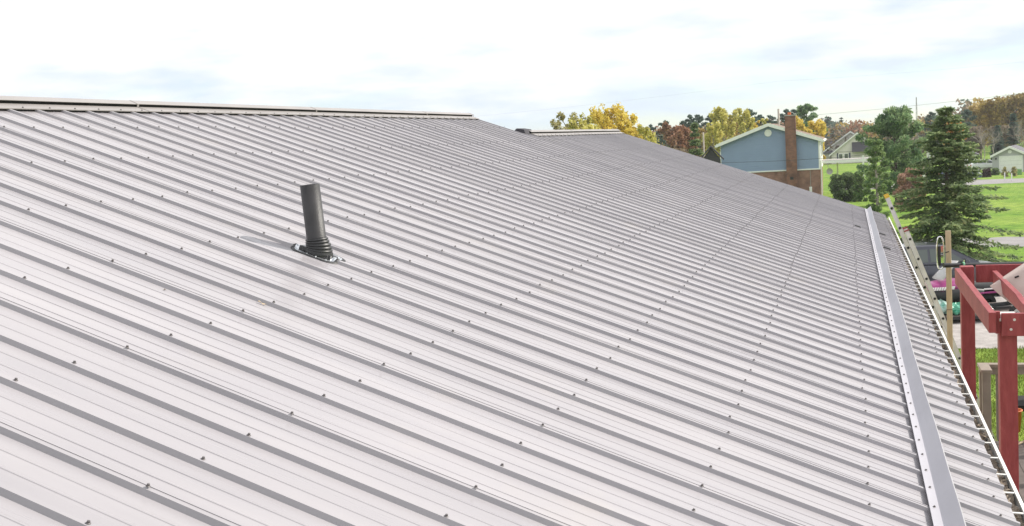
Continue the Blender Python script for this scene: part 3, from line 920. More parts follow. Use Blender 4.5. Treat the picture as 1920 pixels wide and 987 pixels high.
# rafters with cut ends, parallel to the first beam
for k in range(6):
    y = BY - 0.405 - 0.55 * k
    poly = [(FX + 0.10, y, BT - 0.05), (FX + 0.02, y, BT - 0.19), (NX + 0.06, y, BT - 0.19), (NX + 0.06, y, BT - 0.075), (NX + 1.15, y, BT - 0.075), (NX + 1.45, y, BT - 0.05)]
    mb = MB(); mb.prism([W(p) for p in poly], (0, -0.055, 0)); mb.build('rafter', RED, perg, bevel=0.005)

# --- black pole laid over the back of the pergola with a green tie
p0, p1 = at(1769, 497.5, 13.85), at(1990, 492, 13.9)
umb = thing('umbrella_pole', 'long black pole lying across the back of the red pergola', 'pole', p0)
W = local(umb)
mb = MB(); mb.tube([W(p0), W(p0.lerp(p1, 0.5) + Vector((0, 0, -0.004))), W(p1)], 0.0255, 14); mb.build('tube', BLACK, umb, smooth=False)
mb = MB(); q = p0.lerp(p1, 0.02); mb.tube([W(p0.lerp(p1, 0.0)), W(p0.lerp(p1, 0.055))], 0.029, 14); mb.build('end_sleeve', BLACK, umb)
c = at(1806, 496, 13.82)
mb = MB(); mb.lathe(W(c), (p1 - p0), [(0.031, -0.012), (0.034, 0), (0.031, 0.012)], 14)
mb.bar(W(c + Vector((-0.03, 0, -0.02))), W(c + Vector((-0.03, -0.02, -0.08))), 0.014, 0.004, up=(1, 0, 0)); mb.build('green_tie', mat('green_twine', (0.16, 0.42, 0.26), 0.7), umb)

# --- beige canvas hanging off the pole, seen from below the edge
def canvas():
    tip, upr, lowr = at(1856, 536, 12.3), at(1990, 440, 12.9), at(1990, 596, 11.6)
    o = thing('canvas_cover', 'beige canvas umbrella cover sagging over the red pergola', 'canvas', (tip + upr + lowr) / 3)
    Wc = local(o)
    ni, nj = 26, 20; P = []
    nrm = (upr - tip).cross(lowr - tip).normalized()
    for i in range(ni + 1):
        t = i / ni; row = []
        for j in range(nj + 1):
            s = j / nj
            p = tip.lerp(upr.lerp(lowr, s), t)
            p += (lowr - upr).normalized() * (0.20 * math.sin(math.pi * min(1.0, t * 1.1)) * (s - 0.12) * (1 if s > 0.12 else 0.6))
            fold = 0.055 * math.sin(s * 9.0 + 0.8) * t + 0.02 * math.sin(s * 21 + t * 3) * t
            p += nrm * (fold - 0.30 * math.sin(math.pi * s) * t)
            row.append(Wc(p))
        P.append(row)
    mb = MB(); mb.grid(P); q = mb.build('fabric', CANVAS, o, smooth=True)
    sm = q.modifiers.new('thick', 'SOLIDIFY'); sm.thickness = 0.003
    c = P[9][11]; d = (P[10][11] - P[9][11]).normalized()
    mb = MB(); nn = nrm if nrm.dot(Vector(at(1900, 530, 1)) - Vector((0, 0, HC))) < 0 else -nrm
    mb.bar(c + nn * 0.012, c + d * 0.045 + nn * 0.012, 0.006, 0.018, up=nn); mb.build('buckle', BLACK, o)
canvas()

# --- wooden stake and the chrome hoop on it
s_top = at(1777.5, 432.5, 14.5)
stake = thing('wooden_stake', 'tall raw lumber stake standing upright behind the pergola', 'stake', (s_top.x, s_top.y, 0))
rz = math.radians(-8)
mb = MB(); h = s_top.z
mb.box((-0.019, -0.033, 0), (0.019, 0.033, h)); so = mb.build('board', PINEWOOD, stake, bevel=0.003)
stake.rotation_euler = (0, 0, rz)
mb = MB(); mb.box((-0.0195, -0.0333, h - 1.02), (0.0197, 0.0335, h - 1.01)); mb.build('pencil_mark', BROWN_SH, stake)
hc = at(1763, 474, 14.45)
hoop = thing('chrome_hoop', 'narrow oval chrome mirror frame fixed beside the wooden stake', 'mirror', hc)
mb = MB(); pts = []
rt = Vector((M[0, 0], M[1, 0], 0)).normalized(); fw = Vector((M[0, 2], M[1, 2], 0)).normalized()
for k in range(41):
    t = 2 * math.pi * k / 40
    cx, cz = math.cos(t), math.sin(t)
    e = 0.62
    pts.append(rt * (0.045 * math.copysign(abs(cx) ** e, cx)) + Vector((0, 0, 0.205 * math.copysign(abs(cz) ** 0.8, cz))))
mb.tube(pts, 0.009, 8, caps=False); mb.build('frame', CHROME, hoop, smooth=True)
mb = MB(); mb.hexa([rt * a + fw * f + Vector((0, 0, z)) for z in (-0.165, 0.085) for (a, f) in ((-0.036, 0.012), (0.004, 0.0), (0.004, 0.02), (-0.036, 0.03))]); mb.build('dark_panel', BLACK, hoop)
for (z0, z1) in ((0.005, 0.09), (-0.13, -0.02)):
    mb = MB(); mb.hexa([rt * a + fw * f + Vector((0, 0, z)) for z in (z0, z1) for (a, f) in ((0.006, -0.006), (0.037, -0.004), (0.037, 0.006), (0.006, 0.006))]); mb.build('bright_panel', CHROME, hoop)
mb = MB(); mb.tube([rt * 0.02 + Vector((0, 0, -0.01)), rt * 0.11 + Vector((0, 0, 0.01))], 0.007, 8); mb.build('bracket', BLACK, hoop)

# --- deck of dark boards with a taupe railing
DX0, DX1, DY0, DY1 = 6.2, 14.38, -1.02, -6.4
deck = thing('deck', 'dark brown board deck under the red pergola', 'deck', (10, -3, 0))
W = local(deck)
nb = int((DY0 - DY1) / 0.145)
for k in range(nb):
    y = DY0 - 0.145 * k
    mb = MB(); mb.box(W((DX0, y - 0.139, DECK_Z - 0.035)), W((DX1, y, DECK_Z))); mb.build('board', PLANK, deck)
mb = MB()
mb.box(W((DX0 + 0.02, DY1 + 0.02, DECK_Z - 0.22)), W((DX0 + 0.06, DY0 - 0.02, DECK_Z - 0.037))); mb.build('rim_joist', TANWOOD, deck)
mb = MB(); mb.box(W((DX1 - 0.06, DY1 + 0.02, DECK_Z - 0.22)), W((DX1 - 0.02, DY0 - 0.02, DECK_Z - 0.037))); mb.build('rim_joist', TANWOOD, deck)
for (x, y) in ((DX0 + 0.2, DY0 - 0.3), (DX1 - 0.2, DY0 - 0.3), (DX0 + 0.2, DY1 + 0.3), (DX1 - 0.2, DY1 + 0.3), ((DX0 + DX1) / 2, DY0 - 0.3), ((DX0 + DX1) / 2, DY1 + 0.3)):
    mb = MB(); mb.box(W((x - 0.05, y - 0.05, 0)), W((x + 0.05, y + 0.05, DECK_Z - 0.037))); mb.build('footing_post', TANWOOD, deck)
RT = -2.88 + HC
railg = thing('deck_railing', 'taupe painted railing with balusters at the far end of the deck', 'railing', (14.2, -2.5, DECK_Z))
W = local(railg)
rx0, rx1, ry = 13.93, 14.34, -1.47
def rbox(lo, hi, name, bev=0.004):
    mb = MB(); mb.box(W(lo), W(hi)); return mb.build(name, TANWOOD, railg, bevel=bev)
rbox((rx0, ry - 0.045, DECK_Z), (rx0 + 0.09, ry + 0.045, RT - 0.038), 'railing_post')
rbox((rx1 - 0.09, ry - 0.045, DECK_Z), (rx1, ry + 0.045, RT - 0.038), 'railing_post')
rbox((rx0 - 0.02, ry - 0.06, RT - 0.037), (rx1 + 0.01, ry + 0.06, RT), 'top_rail')
rbox((rx1 - 0.10, -6.3, RT - 0.0375), (rx1 + 0.01, ry - 0.061, RT - 0.0005), 'top_rail')
rbox((rx1 - 0.062, -6.3, RT - 0.13), (rx1 - 0.026, ry - 0.046, RT - 0.038), 'upper_rail')
y = ry - 0.16
while y > -6.2:
    rbox((rx1 - 0.025, y - 0.018, DECK_Z + 0.03), (rx1 + 0.008, y + 0.018, RT - 0.04), 'baluster', 0)
    y -= 0.20
for yy in (-3.9, -6.25): rbox((rx1 - 0.09, yy - 0.045, DECK_Z), (rx1, yy + 0.045, RT - 0.038), 'railing_post')

# black patio chair and orange toy truck on the lawn behind the deck, broom lying on the boards
bc = at(1925, 752, 15.2)
chair = thing('black_chair', 'black sling patio chair just beyond the railing', 'chair', (bc.x, bc.y, 0))
mb = MB(); zz = bc.z
mb.hexa([(-0.3, -0.3, zz - 0.12), (0.3, -0.3, zz - 0.12), (0.3, 0.34, zz - 0.04), (-0.3, 0.34, zz - 0.04), (-0.3, -0.3, zz + 0.02), (0.3, -0.3, zz + 0.02), (0.3, 0.34, zz + 0.0), (-0.3, 0.34, zz + 0.0)])
mb.build('seat', FOAM, chair, bevel=0.01)
mb = MB(); mb.hexa([(-0.3, -0.34, zz), (0.3, -0.34, zz), (0.3, -0.30, zz), (-0.3, -0.30, zz), (-0.3, -0.46, zz + 0.5), (0.3, -0.46, zz + 0.5), (0.3, -0.42, zz + 0.5), (-0.3, -0.42, zz + 0.5)]); mb.build('backrest', FOAM, chair, bevel=0.01)
for (x, y) in ((-0.28, -0.28), (0.28, -0.28), (-0.28, 0.3), (0.28, 0.3)):
    mb = MB(); mb.tube([(x, y, zz - 0.06), (x * 1.1, y * 1.1, 0)], 0.016, 8); mb.build('leg', BLACK, chair)
oc = at(1899, 786, 14.0)
toy = thing('orange_bucket', 'small orange plastic bucket standing at the railing foot', 'bucket', (oc.x, oc.y, DECK_Z))
hh = 0.26
mb = MB(); mb.lathe((0, 0, 0), (0, 0, 1), [(0.0, 0.0), (0.085, 0.0), (0.105, hh), (0.115, hh), (0.115, hh + 0.012), (0.100, hh + 0.012), (0.082, 0.01), (0, 0.01)], 20); mb.build('pail', ORANGE, toy, smooth=True)
mb = MB(); mb.tube([(0.11 * math.cos(t), 0.03, hh + 0.11 * math.sin(t) * 0.6) for t in [math.pi * k / 10 for k in range(11)]], 0.004, 6); mb.build('handle', ALU, toy)
ba, bb_ = onz(1890, 838, DECK_Z + 0.05), onz(1960, 806, DECK_Z + 0.05)
broom = thing('broom', 'wooden broom handle lying across the dark deck boards', 'broom', (ba.x, ba.y, DECK_Z))
W = local(broom)
mb = MB(); mb.tube([W(ba) - Vector((0, 0, 0.03)), W(bb_)], 0.0125, 10); mb.build('handle', PINEWOOD, broom, smooth=True)
d = (bb_ - ba).normalized(); sd = Vector((-d.y, d.x, 0))
mb = MB(); q = W(bb_); mb.hexa([q + d * a + sd * s * (0.06 + a * 0.5) + Vector((0, 0, z)) for z in (-0.03, 0.02) for (a, s) in ((0, -1), (0.28, -1), (0.28, 1), (0, 1))]); mb.build('bristles', YELLOW, broom)

# ------------------------------------------------------------------ parked car
def make_car(name, label, loc, rz, paint, L=4.55, group=None):
    """hatchback, nose towards local +x, origin on the ground under the middle"""
    t = thing(name, label, 'car', loc, rz, group)
    hw = 0.88
    st = [-2.27, -2.22, -2.0, -1.5, -0.6, 0.3, 0.95, 1.5, 1.95, 2.2, 2.27]
    belt = [0.70, 0.94, 1.02, 1.00, 0.97, 0.95, 0.94, 0.88, 0.78, 0.66, 0.52]
    wid = [0.74, 0.82, 0.86, 0.88, 0.88, 0.88, 0.88, 0.87, 0.84, 0.76, 0.66]
    low = [0.40, 0.28, 0.22, 0.20, 0.20, 0.20, 0.20, 0.20, 0.22, 0.26, 0.34]
    P = []
    for x, z, w, l in zip(st, belt, wid, low):
        m_ = (z + l) / 2
        P.append([(x, -w * 0.93, l), (x, -w, m_ - 0.05), (x, -w * 1.0, m_ + 0.12), (x, -w * 0.955, z - 0.02), (x, -w * 0.90, z + 0.01), (x, 0, z + 0.045), (x, w * 0.90, z + 0.01), (x, w * 0.955, z - 0.02), (x, w * 1.0, m_ + 0.12), (x, w, m_ - 0.05), (x, w * 0.93, l)])
    mb = MB(); mb.grid(P, close=True); mb.face(P[0]); mb.face(P[-1][::-1])
    body = mb.build('body', paint, t, smooth=True)
    es = body.modifiers.new('e', 'EDGE_SPLIT'); es.split_angle = math.radians(38)
    # greenhouse: roof, pillars and glass
    bot = [(-2.05, 0.99), (-1.45, 1.02), (-0.25, 0.985), (0.32, 0.975), (1.18, 0.95)]
    top = [(-1.62, 1.39), (-1.25, 1.46), (-0.25, 1.49), (0.10, 1.475), (0.28, 1.44)]
    mb = MB(); P = []
    for (bx, bz), (tx, tz) in zip(bot, top):
        wb, wt = hw * 0.90, hw * 0.71
        if bx > 1: wb = hw * 0.86
        P.append([(bx, -wb, bz), (tx, -wt, tz), (tx, -wt * 0.9, tz + 0.035), (tx, 0, tz + 0.055), (tx, wt * 0.9, tz + 0.035), (tx, wt, tz), (bx, wb, bz)])
    mb.grid(P)
    mb.face([P[0][0], P[0][6], P[0][5], P[0][3], P[0][1]])
    mb.face([P[-1][6], P[-1][0], P[-1][1], P[-1][3], P[-1][5]])
    mb.build('cabin', paint, t, smooth=False)
    def pane(pts, off, nm='window'):
        m2 = MB(); m2.prism(pts, off); return m2.build(nm, GLASS, t)
    for s in (-1, 1):
        def sp(f, g, k0, k1):
            # point on the side glass plane: f along 0..1 between stations, g up 0..1
            (bx0, bz0), (bx1, bz1) = bot[k0], bot[k1]; (tx0, tz0), (tx1, tz1) = top[k0], top[k1]
            b_ = Vector((bx0 + (bx1 - bx0) * f, 0, bz0 + (bz1 - bz0) * f)); tp = Vector((tx0 + (tx1 - tx0) * f, 0, tz0 + (tz1 - tz0) * f))
            p = b_.lerp(tp, g); w = hw * 0.90 + (hw * 0.71 - hw * 0.90) * g
            return Vector((p.x, s * (w + 0.004), p.z))
        pane([sp(0.15, 0.14, 0, 1), sp(0.95, 0.14, 0, 1), sp(0.95, 0.82, 0, 1), sp(0.35, 0.78, 0, 1)], (0, s * 0.006, 0))
        pane([sp(0.03, 0.12, 1, 2), sp(0.96, 0.12, 1, 2), sp(0.96, 0.84, 1, 2), sp(0.06, 0.82, 1, 2)], (0, s * 0.006, 0))
        pane([sp(0.05, 0.12, 2, 3), sp(0.99, 0.12, 2, 3), sp(0.60, 0.12, 3, 4), sp(0.45, 0.60, 3, 4), sp(0.99, 0.85, 2, 3), sp(0.05, 0.85, 2, 3)], (0, s * 0.006, 0))
        # mirror, handles, seams, lamps
        m2 = MB(); m2.hexa([(0.62, s * 0.80, 0.99), (0.80, s * 0.80, 0.99), (0.80, s * 1.02, 1.01), (0.66, s * 1.02, 1.01), (0.64, s * 0.82, 1.11), (0.76, s * 0.82, 1.11), (0.75, s * 1.0, 1.12), (0.67, s * 1.0, 1.12)])
        mo = m2.build('wing_mirror', paint, t, bevel=0.015)
        m2 = MB(); m2.box((0.605, min(s * 0.86, s * 1.0), 1.02), (0.64, max(s * 0.86, s * 1.0), 1.10)); m2.build('mirror_glass', CHROME, mo)
        for hx in (-0.62, 0.42 - 0.75 + 0.48):
            m2 = MB(); m2.bar((hx, s * 0.885, 0.83), (hx + 0.2, s * 0.885, 0.83), 0.03, 0.03); m2.build('door_handle', paint, t, bevel=0.006)
        for hx in (-0.35, 0.82, -1.25):
            m2 = MB(); m2.bar((hx, s * 0.8815, 0.28), (hx, s * 0.846, 0.93), 0.012, 0.008, up=(1, 0, 0)); m2.build('door_seam', BLACK, t)
        m2 = MB(); m2.bar((-1.3, s * 0.887, 0.42), (1.0, s * 0.887, 0.42), 0.02, 0.07); m2.build('side_moulding', BLACK, t)
        m2 = MB(); m2.hexa([(2.02, s * 0.50, 0.62), (2.24, s * 0.50, 0.56), (2.12, s * 0.80, 0.60), (1.98, s * 0.83, 0.64), (1.98, s * 0.50, 0.74), (2.20, s * 0.50, 0.67), (2.05, s * 0.80, 0.70), (1.9, s * 0.83, 0.76)]); m2.build('headlight', mat('lamp_glass', (0.7, 0.72, 0.75), 0.1), t)
        m2 = MB(); m2.box((-2.28, min(s * 0.55, s * 0.80), 0.72), (-2.16, max(s * 0.55, s * 0.80), 0.92)); m2.build('tail_light', mat('red_lens', (0.4, 0.02, 0.02), 0.2), t)
        for wx in (-1.38, 1.38):
            m2 = MB(); m2.lathe((wx, s * 0.66, 0.315), (0, s, 0), [(0.20, 0.0), (0.30, 0.0), (0.315, 0.03), (0.315, 0.19), (0.295, 0.225), (0.21, 0.23)], 28)
            w_ = m2.build('wheel', TYRE, t, smooth=True)
            m2 = MB(); m2.lathe((wx, s * 0.66, 0.315), (0, s, 0), [(0.0, 0.20), (0.05, 0.205), (0.06, 0.18), (0.19, 0.20), (0.205, 0.225), (0.21, 0.22)], 28); m2.build('rim', RIM, w_)
            m2 = MB(); m2.lathe((wx, s * 0.80, 0.315), (0, s, 0), [(0.36, 0.0), (0.365, 0.087)], 20); m2.build('wheel_arch', BLACK, t)
    # windscreen
    (bx, bz), (tx, tz) = bot[4], top[4]
    wb, wt = hw * 0.80, hw * 0.62
    m2 = MB(); dx = Vector((tz - bz, 0, bx - tx)).normalized() * 0.008
    f = lambda w, g, s: Vector((bx + (tx - bx) * g, s * w, bz + (tz - bz) * g)) + dx * 0.5 + Vector((0.012, 0, 0.012))
    m2.prism([f(wb, 0.08, -1), f(wb, 0.08, 1), f(wt, 0.9, 1), f(wt, 0.9, -1)], dx); m2.build('windscreen', GLASS, t)
    m2 = MB(); m2.tube([(1.16, -0.55, 0.985), (1.08, 0.25, 1.01)], 0.008, 6); m2.build('wiper', BLACK, t)
    m2 = MB(); m2.box((2.22, -0.26, 0.42), (2.285, 0.26, 0.53)); m2.build('number_plate', WHITE, t)
    return t
yaw_cross = math.atan2(-0.97, 0.20)          # along the road, nose to the right of the view
cm = at(1812, 487, 32.0)                      # wing mirror
fwd = Vector((math.cos(yaw_cross), math.sin(yaw_cross), 0)); rgt = Vector((fwd.y, -fwd.x, 0))
carp = Vector((cm.x, cm.y, 0)) - fwd * 0.70 - rgt * 0.95
make_car('parked_car', 'charcoal grey hatchback parked on the gravel behind the ladder', (carp.x, carp.y, 0.006), yaw_cross, CARPAINT)

# ------------------------------------------------------------------ snowmobile with magenta hood
sm0 = onz(1815, 573, 0.0)
sd = 29.0
sc_ = at(1800, 545, sd)
yaw_s = math.atan2(0.97, -0.24)              # nose to the left of the view
snow = thing('snowmobile', 'black snowmobile with magenta hood and clear windshield on the gravel', 'snowmobile', (sc_.x, sc_.y, 0.235), yaw_s)
snow.scale = (1.0, 1.0, 1.0)
def sect(x, w, z0, z1, n=9):
    out = []
    for k in range(n):
        a = math.pi * k / (n - 1)
        out.append((x, w * math.cos(a), z0 + (z1 - z0) * math.sin(a) ** 0.7))
    return out
mb = MB(); P = [sect(x, w, z0, z1) for (x, w, z0, z1) in ((1.34, 0.12, 0.47, 0.52), (1.24, 0.30, 0.48, 0.60), (0.95, 0.42, 0.50, 0.68), (0.55, 0.46, 0.52, 0.75), (0.25, 0.42, 0.53, 0.80), (0.0, 0.32, 0.53, 0.78))]
mb.grid(P, close=True); mb.face(P[0]); mb.face(P[-1][::-1]); hood = mb.build('hood', MAGENTA, snow, smooth=True)
mb = MB(); P = [sect(x, w, z1, z0) for (x, w, z0, z1) in ((1.28, 0.20, 0.22, 0.50), (1.0, 0.425, 0.12, 0.53), (0.4, 0.475, 0.12, 0.56), (-0.1, 0.42, 0.14, 0.55), (-0.5, 0.30, 0.16, 0.50))]
mb.grid(P, close=True); mb.face(P[0]); mb.face(P[-1][::-1]); mb.build('belly_pan', BLACK, snow, smooth=True)
mb = MB()
P = [[(0.62 - 0.40 * g, 0.36 * (1 - 0.35 * g) * math.sin(a), 0.84 + 0.42 * g + 0.06 * math.cos(a)) if False else (0.66 - 0.42 * g - 0.16 * (1 - math.cos(a)), 0.38 * (1 - 0.30 * g) * math.sin(a), 0.80 + 0.46 * g) for a in [math.radians(q) for q in range(-80, 81, 20)]] for g in (0, 0.35, 0.7, 1.0)]
mb.grid(P)
clear = bpy.data.materials.new('clear_plastic'); clear.use_nodes = True
cn = clear.node_tree; pbs = cn.nodes['Principled BSDF']; pbs.inputs['Base Color'].default_value = (0.62, 0.62, 0.62, 1); pbs.inputs['Roughness'].default_value = 0.25; pbs.inputs['Alpha'].default_value = 0.55
q = mb.build('windshield', clear, snow, smooth=True); sm_ = q.modifiers.new('t', 'SOLIDIFY'); sm_.thickness = 0.004
mb = MB(); P = [sect(x, w, z0, z1) for (x, w, z0, z1) in ((0.02, 0.20, 0.50, 0.80), (-0.2, 0.24, 0.46, 0.70), (-0.7, 0.25, 0.44, 0.66), (-1.15, 0.24, 0.46, 0.70), (-1.35, 0.18, 0.48, 0.68))]
mb.grid(P, close=True); mb.face(P[0]); mb.face(P[-1][::-1]); mb.build('seat', mat('black_vinyl', (0.02, 0.02, 0.022), 0.45), snow, smooth=True)
mb = MB(); mb.box((-1.55, -0.22, 0.36), (-0.05, 0.22, 0.44)); mb.build('tunnel', BLACK, snow, bevel=0.02)
for s in (-1, 1):
    mb = MB(); mb.bar((0.15, s * 0.33, 0.40), (-1.45, s * 0.30, 0.44), 0.10, 0.035); mb.build('running_board', MAGENTA, snow, bevel=0.006)
    mb = MB(); P = [[(x, s * 0.44 - 0.07, z), (x, s * 0.44 + 0.07, z)] for (x, z) in ((0.25, 0.03), (0.9, 0.015), (1.25, 0.03), (1.45, 0.12), (1.5, 0.2))]
    mb.grid(P); q = mb.build('ski', BLACK, snow); q.modifiers.new('t', 'SOLIDIFY').thickness = 0.02
    mb = MB(); mb.tube([(0.75, s * 0.44, 0.03), (0.62, s * 0.40, 0.36)], 0.03, 8); mb.build('ski_leg', BLACK, snow)
    # white side flashes on the hood
    for (x0, x1, z) in ((0.92, 0.50, 0.555), (0.44, 0.30, 0.565)):
        mb = MB(); n_ = 7
        for k in range(n_):
            xa = x0 + (x1 - x0) * k / n_; xb = xa + (x1 - x0) * 0.62 / n_
            mb.hexa([(xa, s * 0.450, z), (xb, s * 0.450, z), (xb, s * 0.485, z), (xa, s * 0.485, z), (xa - 0.03, s * 0.450, z + 0.075), (xb - 0.03, s * 0.450, z + 0.075), (xb - 0.03, s * 0.478, z + 0.075), (xa - 0.03, s * 0.478, z + 0.075)])
        mb.build('side_lettering', WHITE, hood)
    mb = MB(); mb.bar((-0.5, s * 0.262, 0.50), (-1.2, s * 0.258, 0.52), 0.012, 0.035); mb.build('seat_stripe', WHITE, snow)
mb = MB(); P = []
for k in range(40):
    t = 2 * math.pi * k / 40; c_, s_ = math.cos(t), math.sin(t)
    P.append([(-0.78 + 0.62 * c_ + (0.15 * c_), -0.19, 0.19 + 0.16 * s_), (-0.78 + 0.62 * c_ + (0.15 * c_), 0.19, 0.19 + 0.16 * s_)])
P.append(P[0]); mb.grid(P); q = mb.build('track', TYRE, snow); q.modifiers.new('t', 'SOLIDIFY').thickness = 0.03
for (x, y) in ((-1.40, -0.27), (-1.40, 0.27), (-0.2, -0.2), (-0.2, 0.2)):
    s = 1 if y > 0 else -1
    mb = MB(); mb.lathe((x, y, 0.17), (0, s, 0), [(0.0, 0.02), (0.05, 0.025), (0.06, 0.01), (0.10, 0.015), (0.11, 0.03), (0.145, 0.03), (0.15, 0.0)], 20)
    w_ = mb.build('idler_wheel', TYRE, snow, smooth=False)
    mb = MB(); mb.lathe((x, y, 0.17), (0, s, 0), [(0.065, 0.024), (0.072, 0.032), (0.095, 0.032), (0.10, 0.024)], 20); mb.build('rim', RIM, w_)
mb = MB(); mb.tube([(0.12, -0.36, 1.0), (0.2, -0.12, 1.02), (0.2, 0.12, 1.02), (0.12, 0.36, 1.0)], 0.013, 8); mb.build('handlebar', BLACK, snow)

# low trailer that carries the snowmobile
trl = thing('snowmobile_trailer', 'low black trailer with small wheels under the snowmobile', 'trailer', (sc_.x, sc_.y, 0.006), yaw_s)
mb = MB(); mb.box((-1.6, -0.9, 0.16), (1.55, 0.9, 0.20)); mb.build('bed', PLANK, trl, bevel=0.004)
for s in (-1, 1):
    mb = MB(); mb.box((-1.6, s * 0.86 - 0.025, 0.09), (1.55, s * 0.86 + 0.025, 0.159)); mb.build('frame_rail', BLACK, trl)
    mb = MB(); mb.lathe((-1.05, s * 0.93, 0.20), (0, s, 0), [(0.0, 0.05), (0.035, 0.055), (0.04, 0.04), (0.10, 0.045), (0.115, 0.07), (0.185, 0.075), (0.20, 0.05), (0.20, 0.0), (0.10, -0.01)], 24); w_ = mb.build('wheel', TYRE, trl)
    mb = MB(); mb.lathe((-1.05, s * 0.93, 0.20), (0, s, 0), [(0.0, 0.058), (0.03, 0.062), (0.036, 0.046), (0.072, 0.05), (0.078, 0.064), (0.108, 0.066), (0.112, 0.05)], 24); mb.build('rim', RIM, w_)
mb = MB(); mb.tube([(1.5, -0.5, 0.15), (2.3, 0, 0.15), (1.5, 0.5, 0.15)], 0.03, 8); mb.build('drawbar', BLACK, trl)
mb = MB(); mb.tube([(2.2, 0, 0.15), (2.2, 0, 0.0)], 0.025, 8); mb.build('jack_leg', BLACK, trl)

# plastic bags in front of the snowmobile
def bag(px, py, d, size, seed, m, label, squash=0.7):
    p = onz(px, py, 0.21)
    b = MB(); r_ = random.Random(seed); n, k = 10, 16; P = []
    ph = [r_.uniform(0, 6.28) for _ in range(6)]
    for i in range(n + 1):
        t = math.pi * i / n
        row = []
        for j in range(k):
            a = 2 * math.pi * j / k
            rr = size * (1 + 0.16 * math.sin(3 * a + ph[0] + 2 * t) + 0.12 * math.sin(5 * a + ph[1] - 3 * t) + 0.10 * math.sin(7 * a + ph[2] + 5 * t) + r_.uniform(-0.07, 0.07))
            row.append((rr * math.sin(t) * math.cos(a), rr * math.sin(t) * math.sin(a), max(0, size * squash * 0.95 + rr * squash * math.cos(t))))
        P.append(row)
    b.grid(P, close=True)
    o = b.build('plastic_bag', m, smooth=False); o.location = p
    tag(o, label, 'bag')
WBAG = mat('white_plastic', (0.50, 0.58, 0.55), 0.35, c2=(0.10, 0.36, 0.28), vscale=5)
GBAG = mat('green_plastic', (0.04, 0.30, 0.18), 0.35, c2=(0.22, 0.55, 0.42), vscale=4)
bag(1764, 589, 27, 0.24, 1, WBAG, 'white and green plastic bag on the trailer before the snowmobile, left of the stake')
bag(1793, 589, 27, 0.2, 2, GBAG, 'green plastic bag on the trailer, right of the wooden stake')
bag(1751, 588, 27, 0.16, 4, GBAG, 'dark green plastic bag showing beside the ladder')
bag(1850, 588, 27, 0.13, 7, WBAG, 'pale plastic bag on the trailer near the snowmobile tail', 0.9)
# ------------------------------------------------------------------ neighbouring buildings
def away(x, y):
    d = ray(x, y); v = Vector((d[0], d[1], 0)); return v.normalized()

# --- blue house, brick below, gable towards us
BD = 100.0
BYAW = math.radians(-90.0)
c0 = at(1352, 330, BD)
bx_ = Vector((math.cos(BYAW), math.sin(BYAW), 0)); by_ = Vector((-bx_.y, bx_.x, 0))
gz_ = ground(c0.x) - 0.15
bw = 8.42; bl = 11.0
z_trim = at(1530, 316, BD).z; z_eave = at(1536, 262, BD).z; z_peak = at(1437, 236, BD).z
blue = thing('blue_house', 'blue sided house with red brick base and tall brick chimney', 'house', (c0.x, c0.y, gz_), BYAW)
zt, ze, zp = z_trim - gz_, z_eave - gz_, z_peak - gz_
mb = MB(); mb.box((0.03, 0.03, 0), (bw - 0.03, bl, zt)); mb.build('brick_base', BRICK, blue)
mb = MB(); mb.prism([(0, 0, zt + 0.10), (bw, 0, zt + 0.10), (bw, 0, ze), (bw / 2, 0, zp), (0, 0, ze)], (0, bl, 0)); mb.build('wall', BLUE, blue)
mb = MB(); mb.box((-0.03, -0.04, zt), (bw + 0.03, bl, zt + 0.11)); mb.build('band_trim', WHITE, blue)
ov = 0.28; sl_ = (zp - ze) / (bw / 2)
for s in (-1, 1):
    e = bw / 2 + s * (bw / 2 + ov); m_ = bw / 2
    mb = MB(); mb.hexa([(m_, -0.35, zp + 0.02), (e, -0.35, ze - ov * sl_ + 0.02), (e, bl + 0.3, ze - ov * sl_ + 0.02), (m_, bl + 0.3, zp + 0.02),
                        (m_, -0.35, zp + 0.20), (e, -0.35, ze - ov * sl_ + 0.20), (e, bl + 0.3, ze - ov * sl_ + 0.20), (m_, bl + 0.3, zp + 0.20)])
    mb.build('roof', BROWN_SH, blue)
    mb = MB(); mb.hexa([(m_, -0.40, zp - 0.06), (e, -0.40, ze - ov * sl_ - 0.06), (e, -0.352, ze - ov * sl_ - 0.06), (m_, -0.352, zp - 0.06),
                        (m_, -0.40, zp + 0.23), (e, -0.40, ze - ov * sl_ + 0.23), (e, -0.352, ze - ov * sl_ + 0.23), (m_, -0.352, zp + 0.23)])
    mb.build('barge_board', WHITE, blue)
    mb = MB(); a, c = sorted((e, e + s * 0.12)); mb.box((a, -0.4, ze - ov * sl_ - 0.04), (c, bl + 0.3, ze - ov * sl_ + 0.14)); mb.build('gutter', WHITE, blue)
mb = MB(); mb.box((0.05, -0.348, ze - 0.10), (bw - 0.05, -0.01, ze - 0.08)); 
for (x, w) in ((-0.025, 0.10), (bw - 0.10, 0.13)):
    mb = MB(); mb.box((x, -0.03, zt + 0.11), (x + w, 0.14, ze - 0.02)); mb.build('corner_board', WHITE, blue)
mb = MB(); mb.box((bw - 0.002, 0.15, zt + 0.11), (bw + 0.03, bl - 0.05, ze - 0.05)); mb.build('front_wall', WHITE, blue)
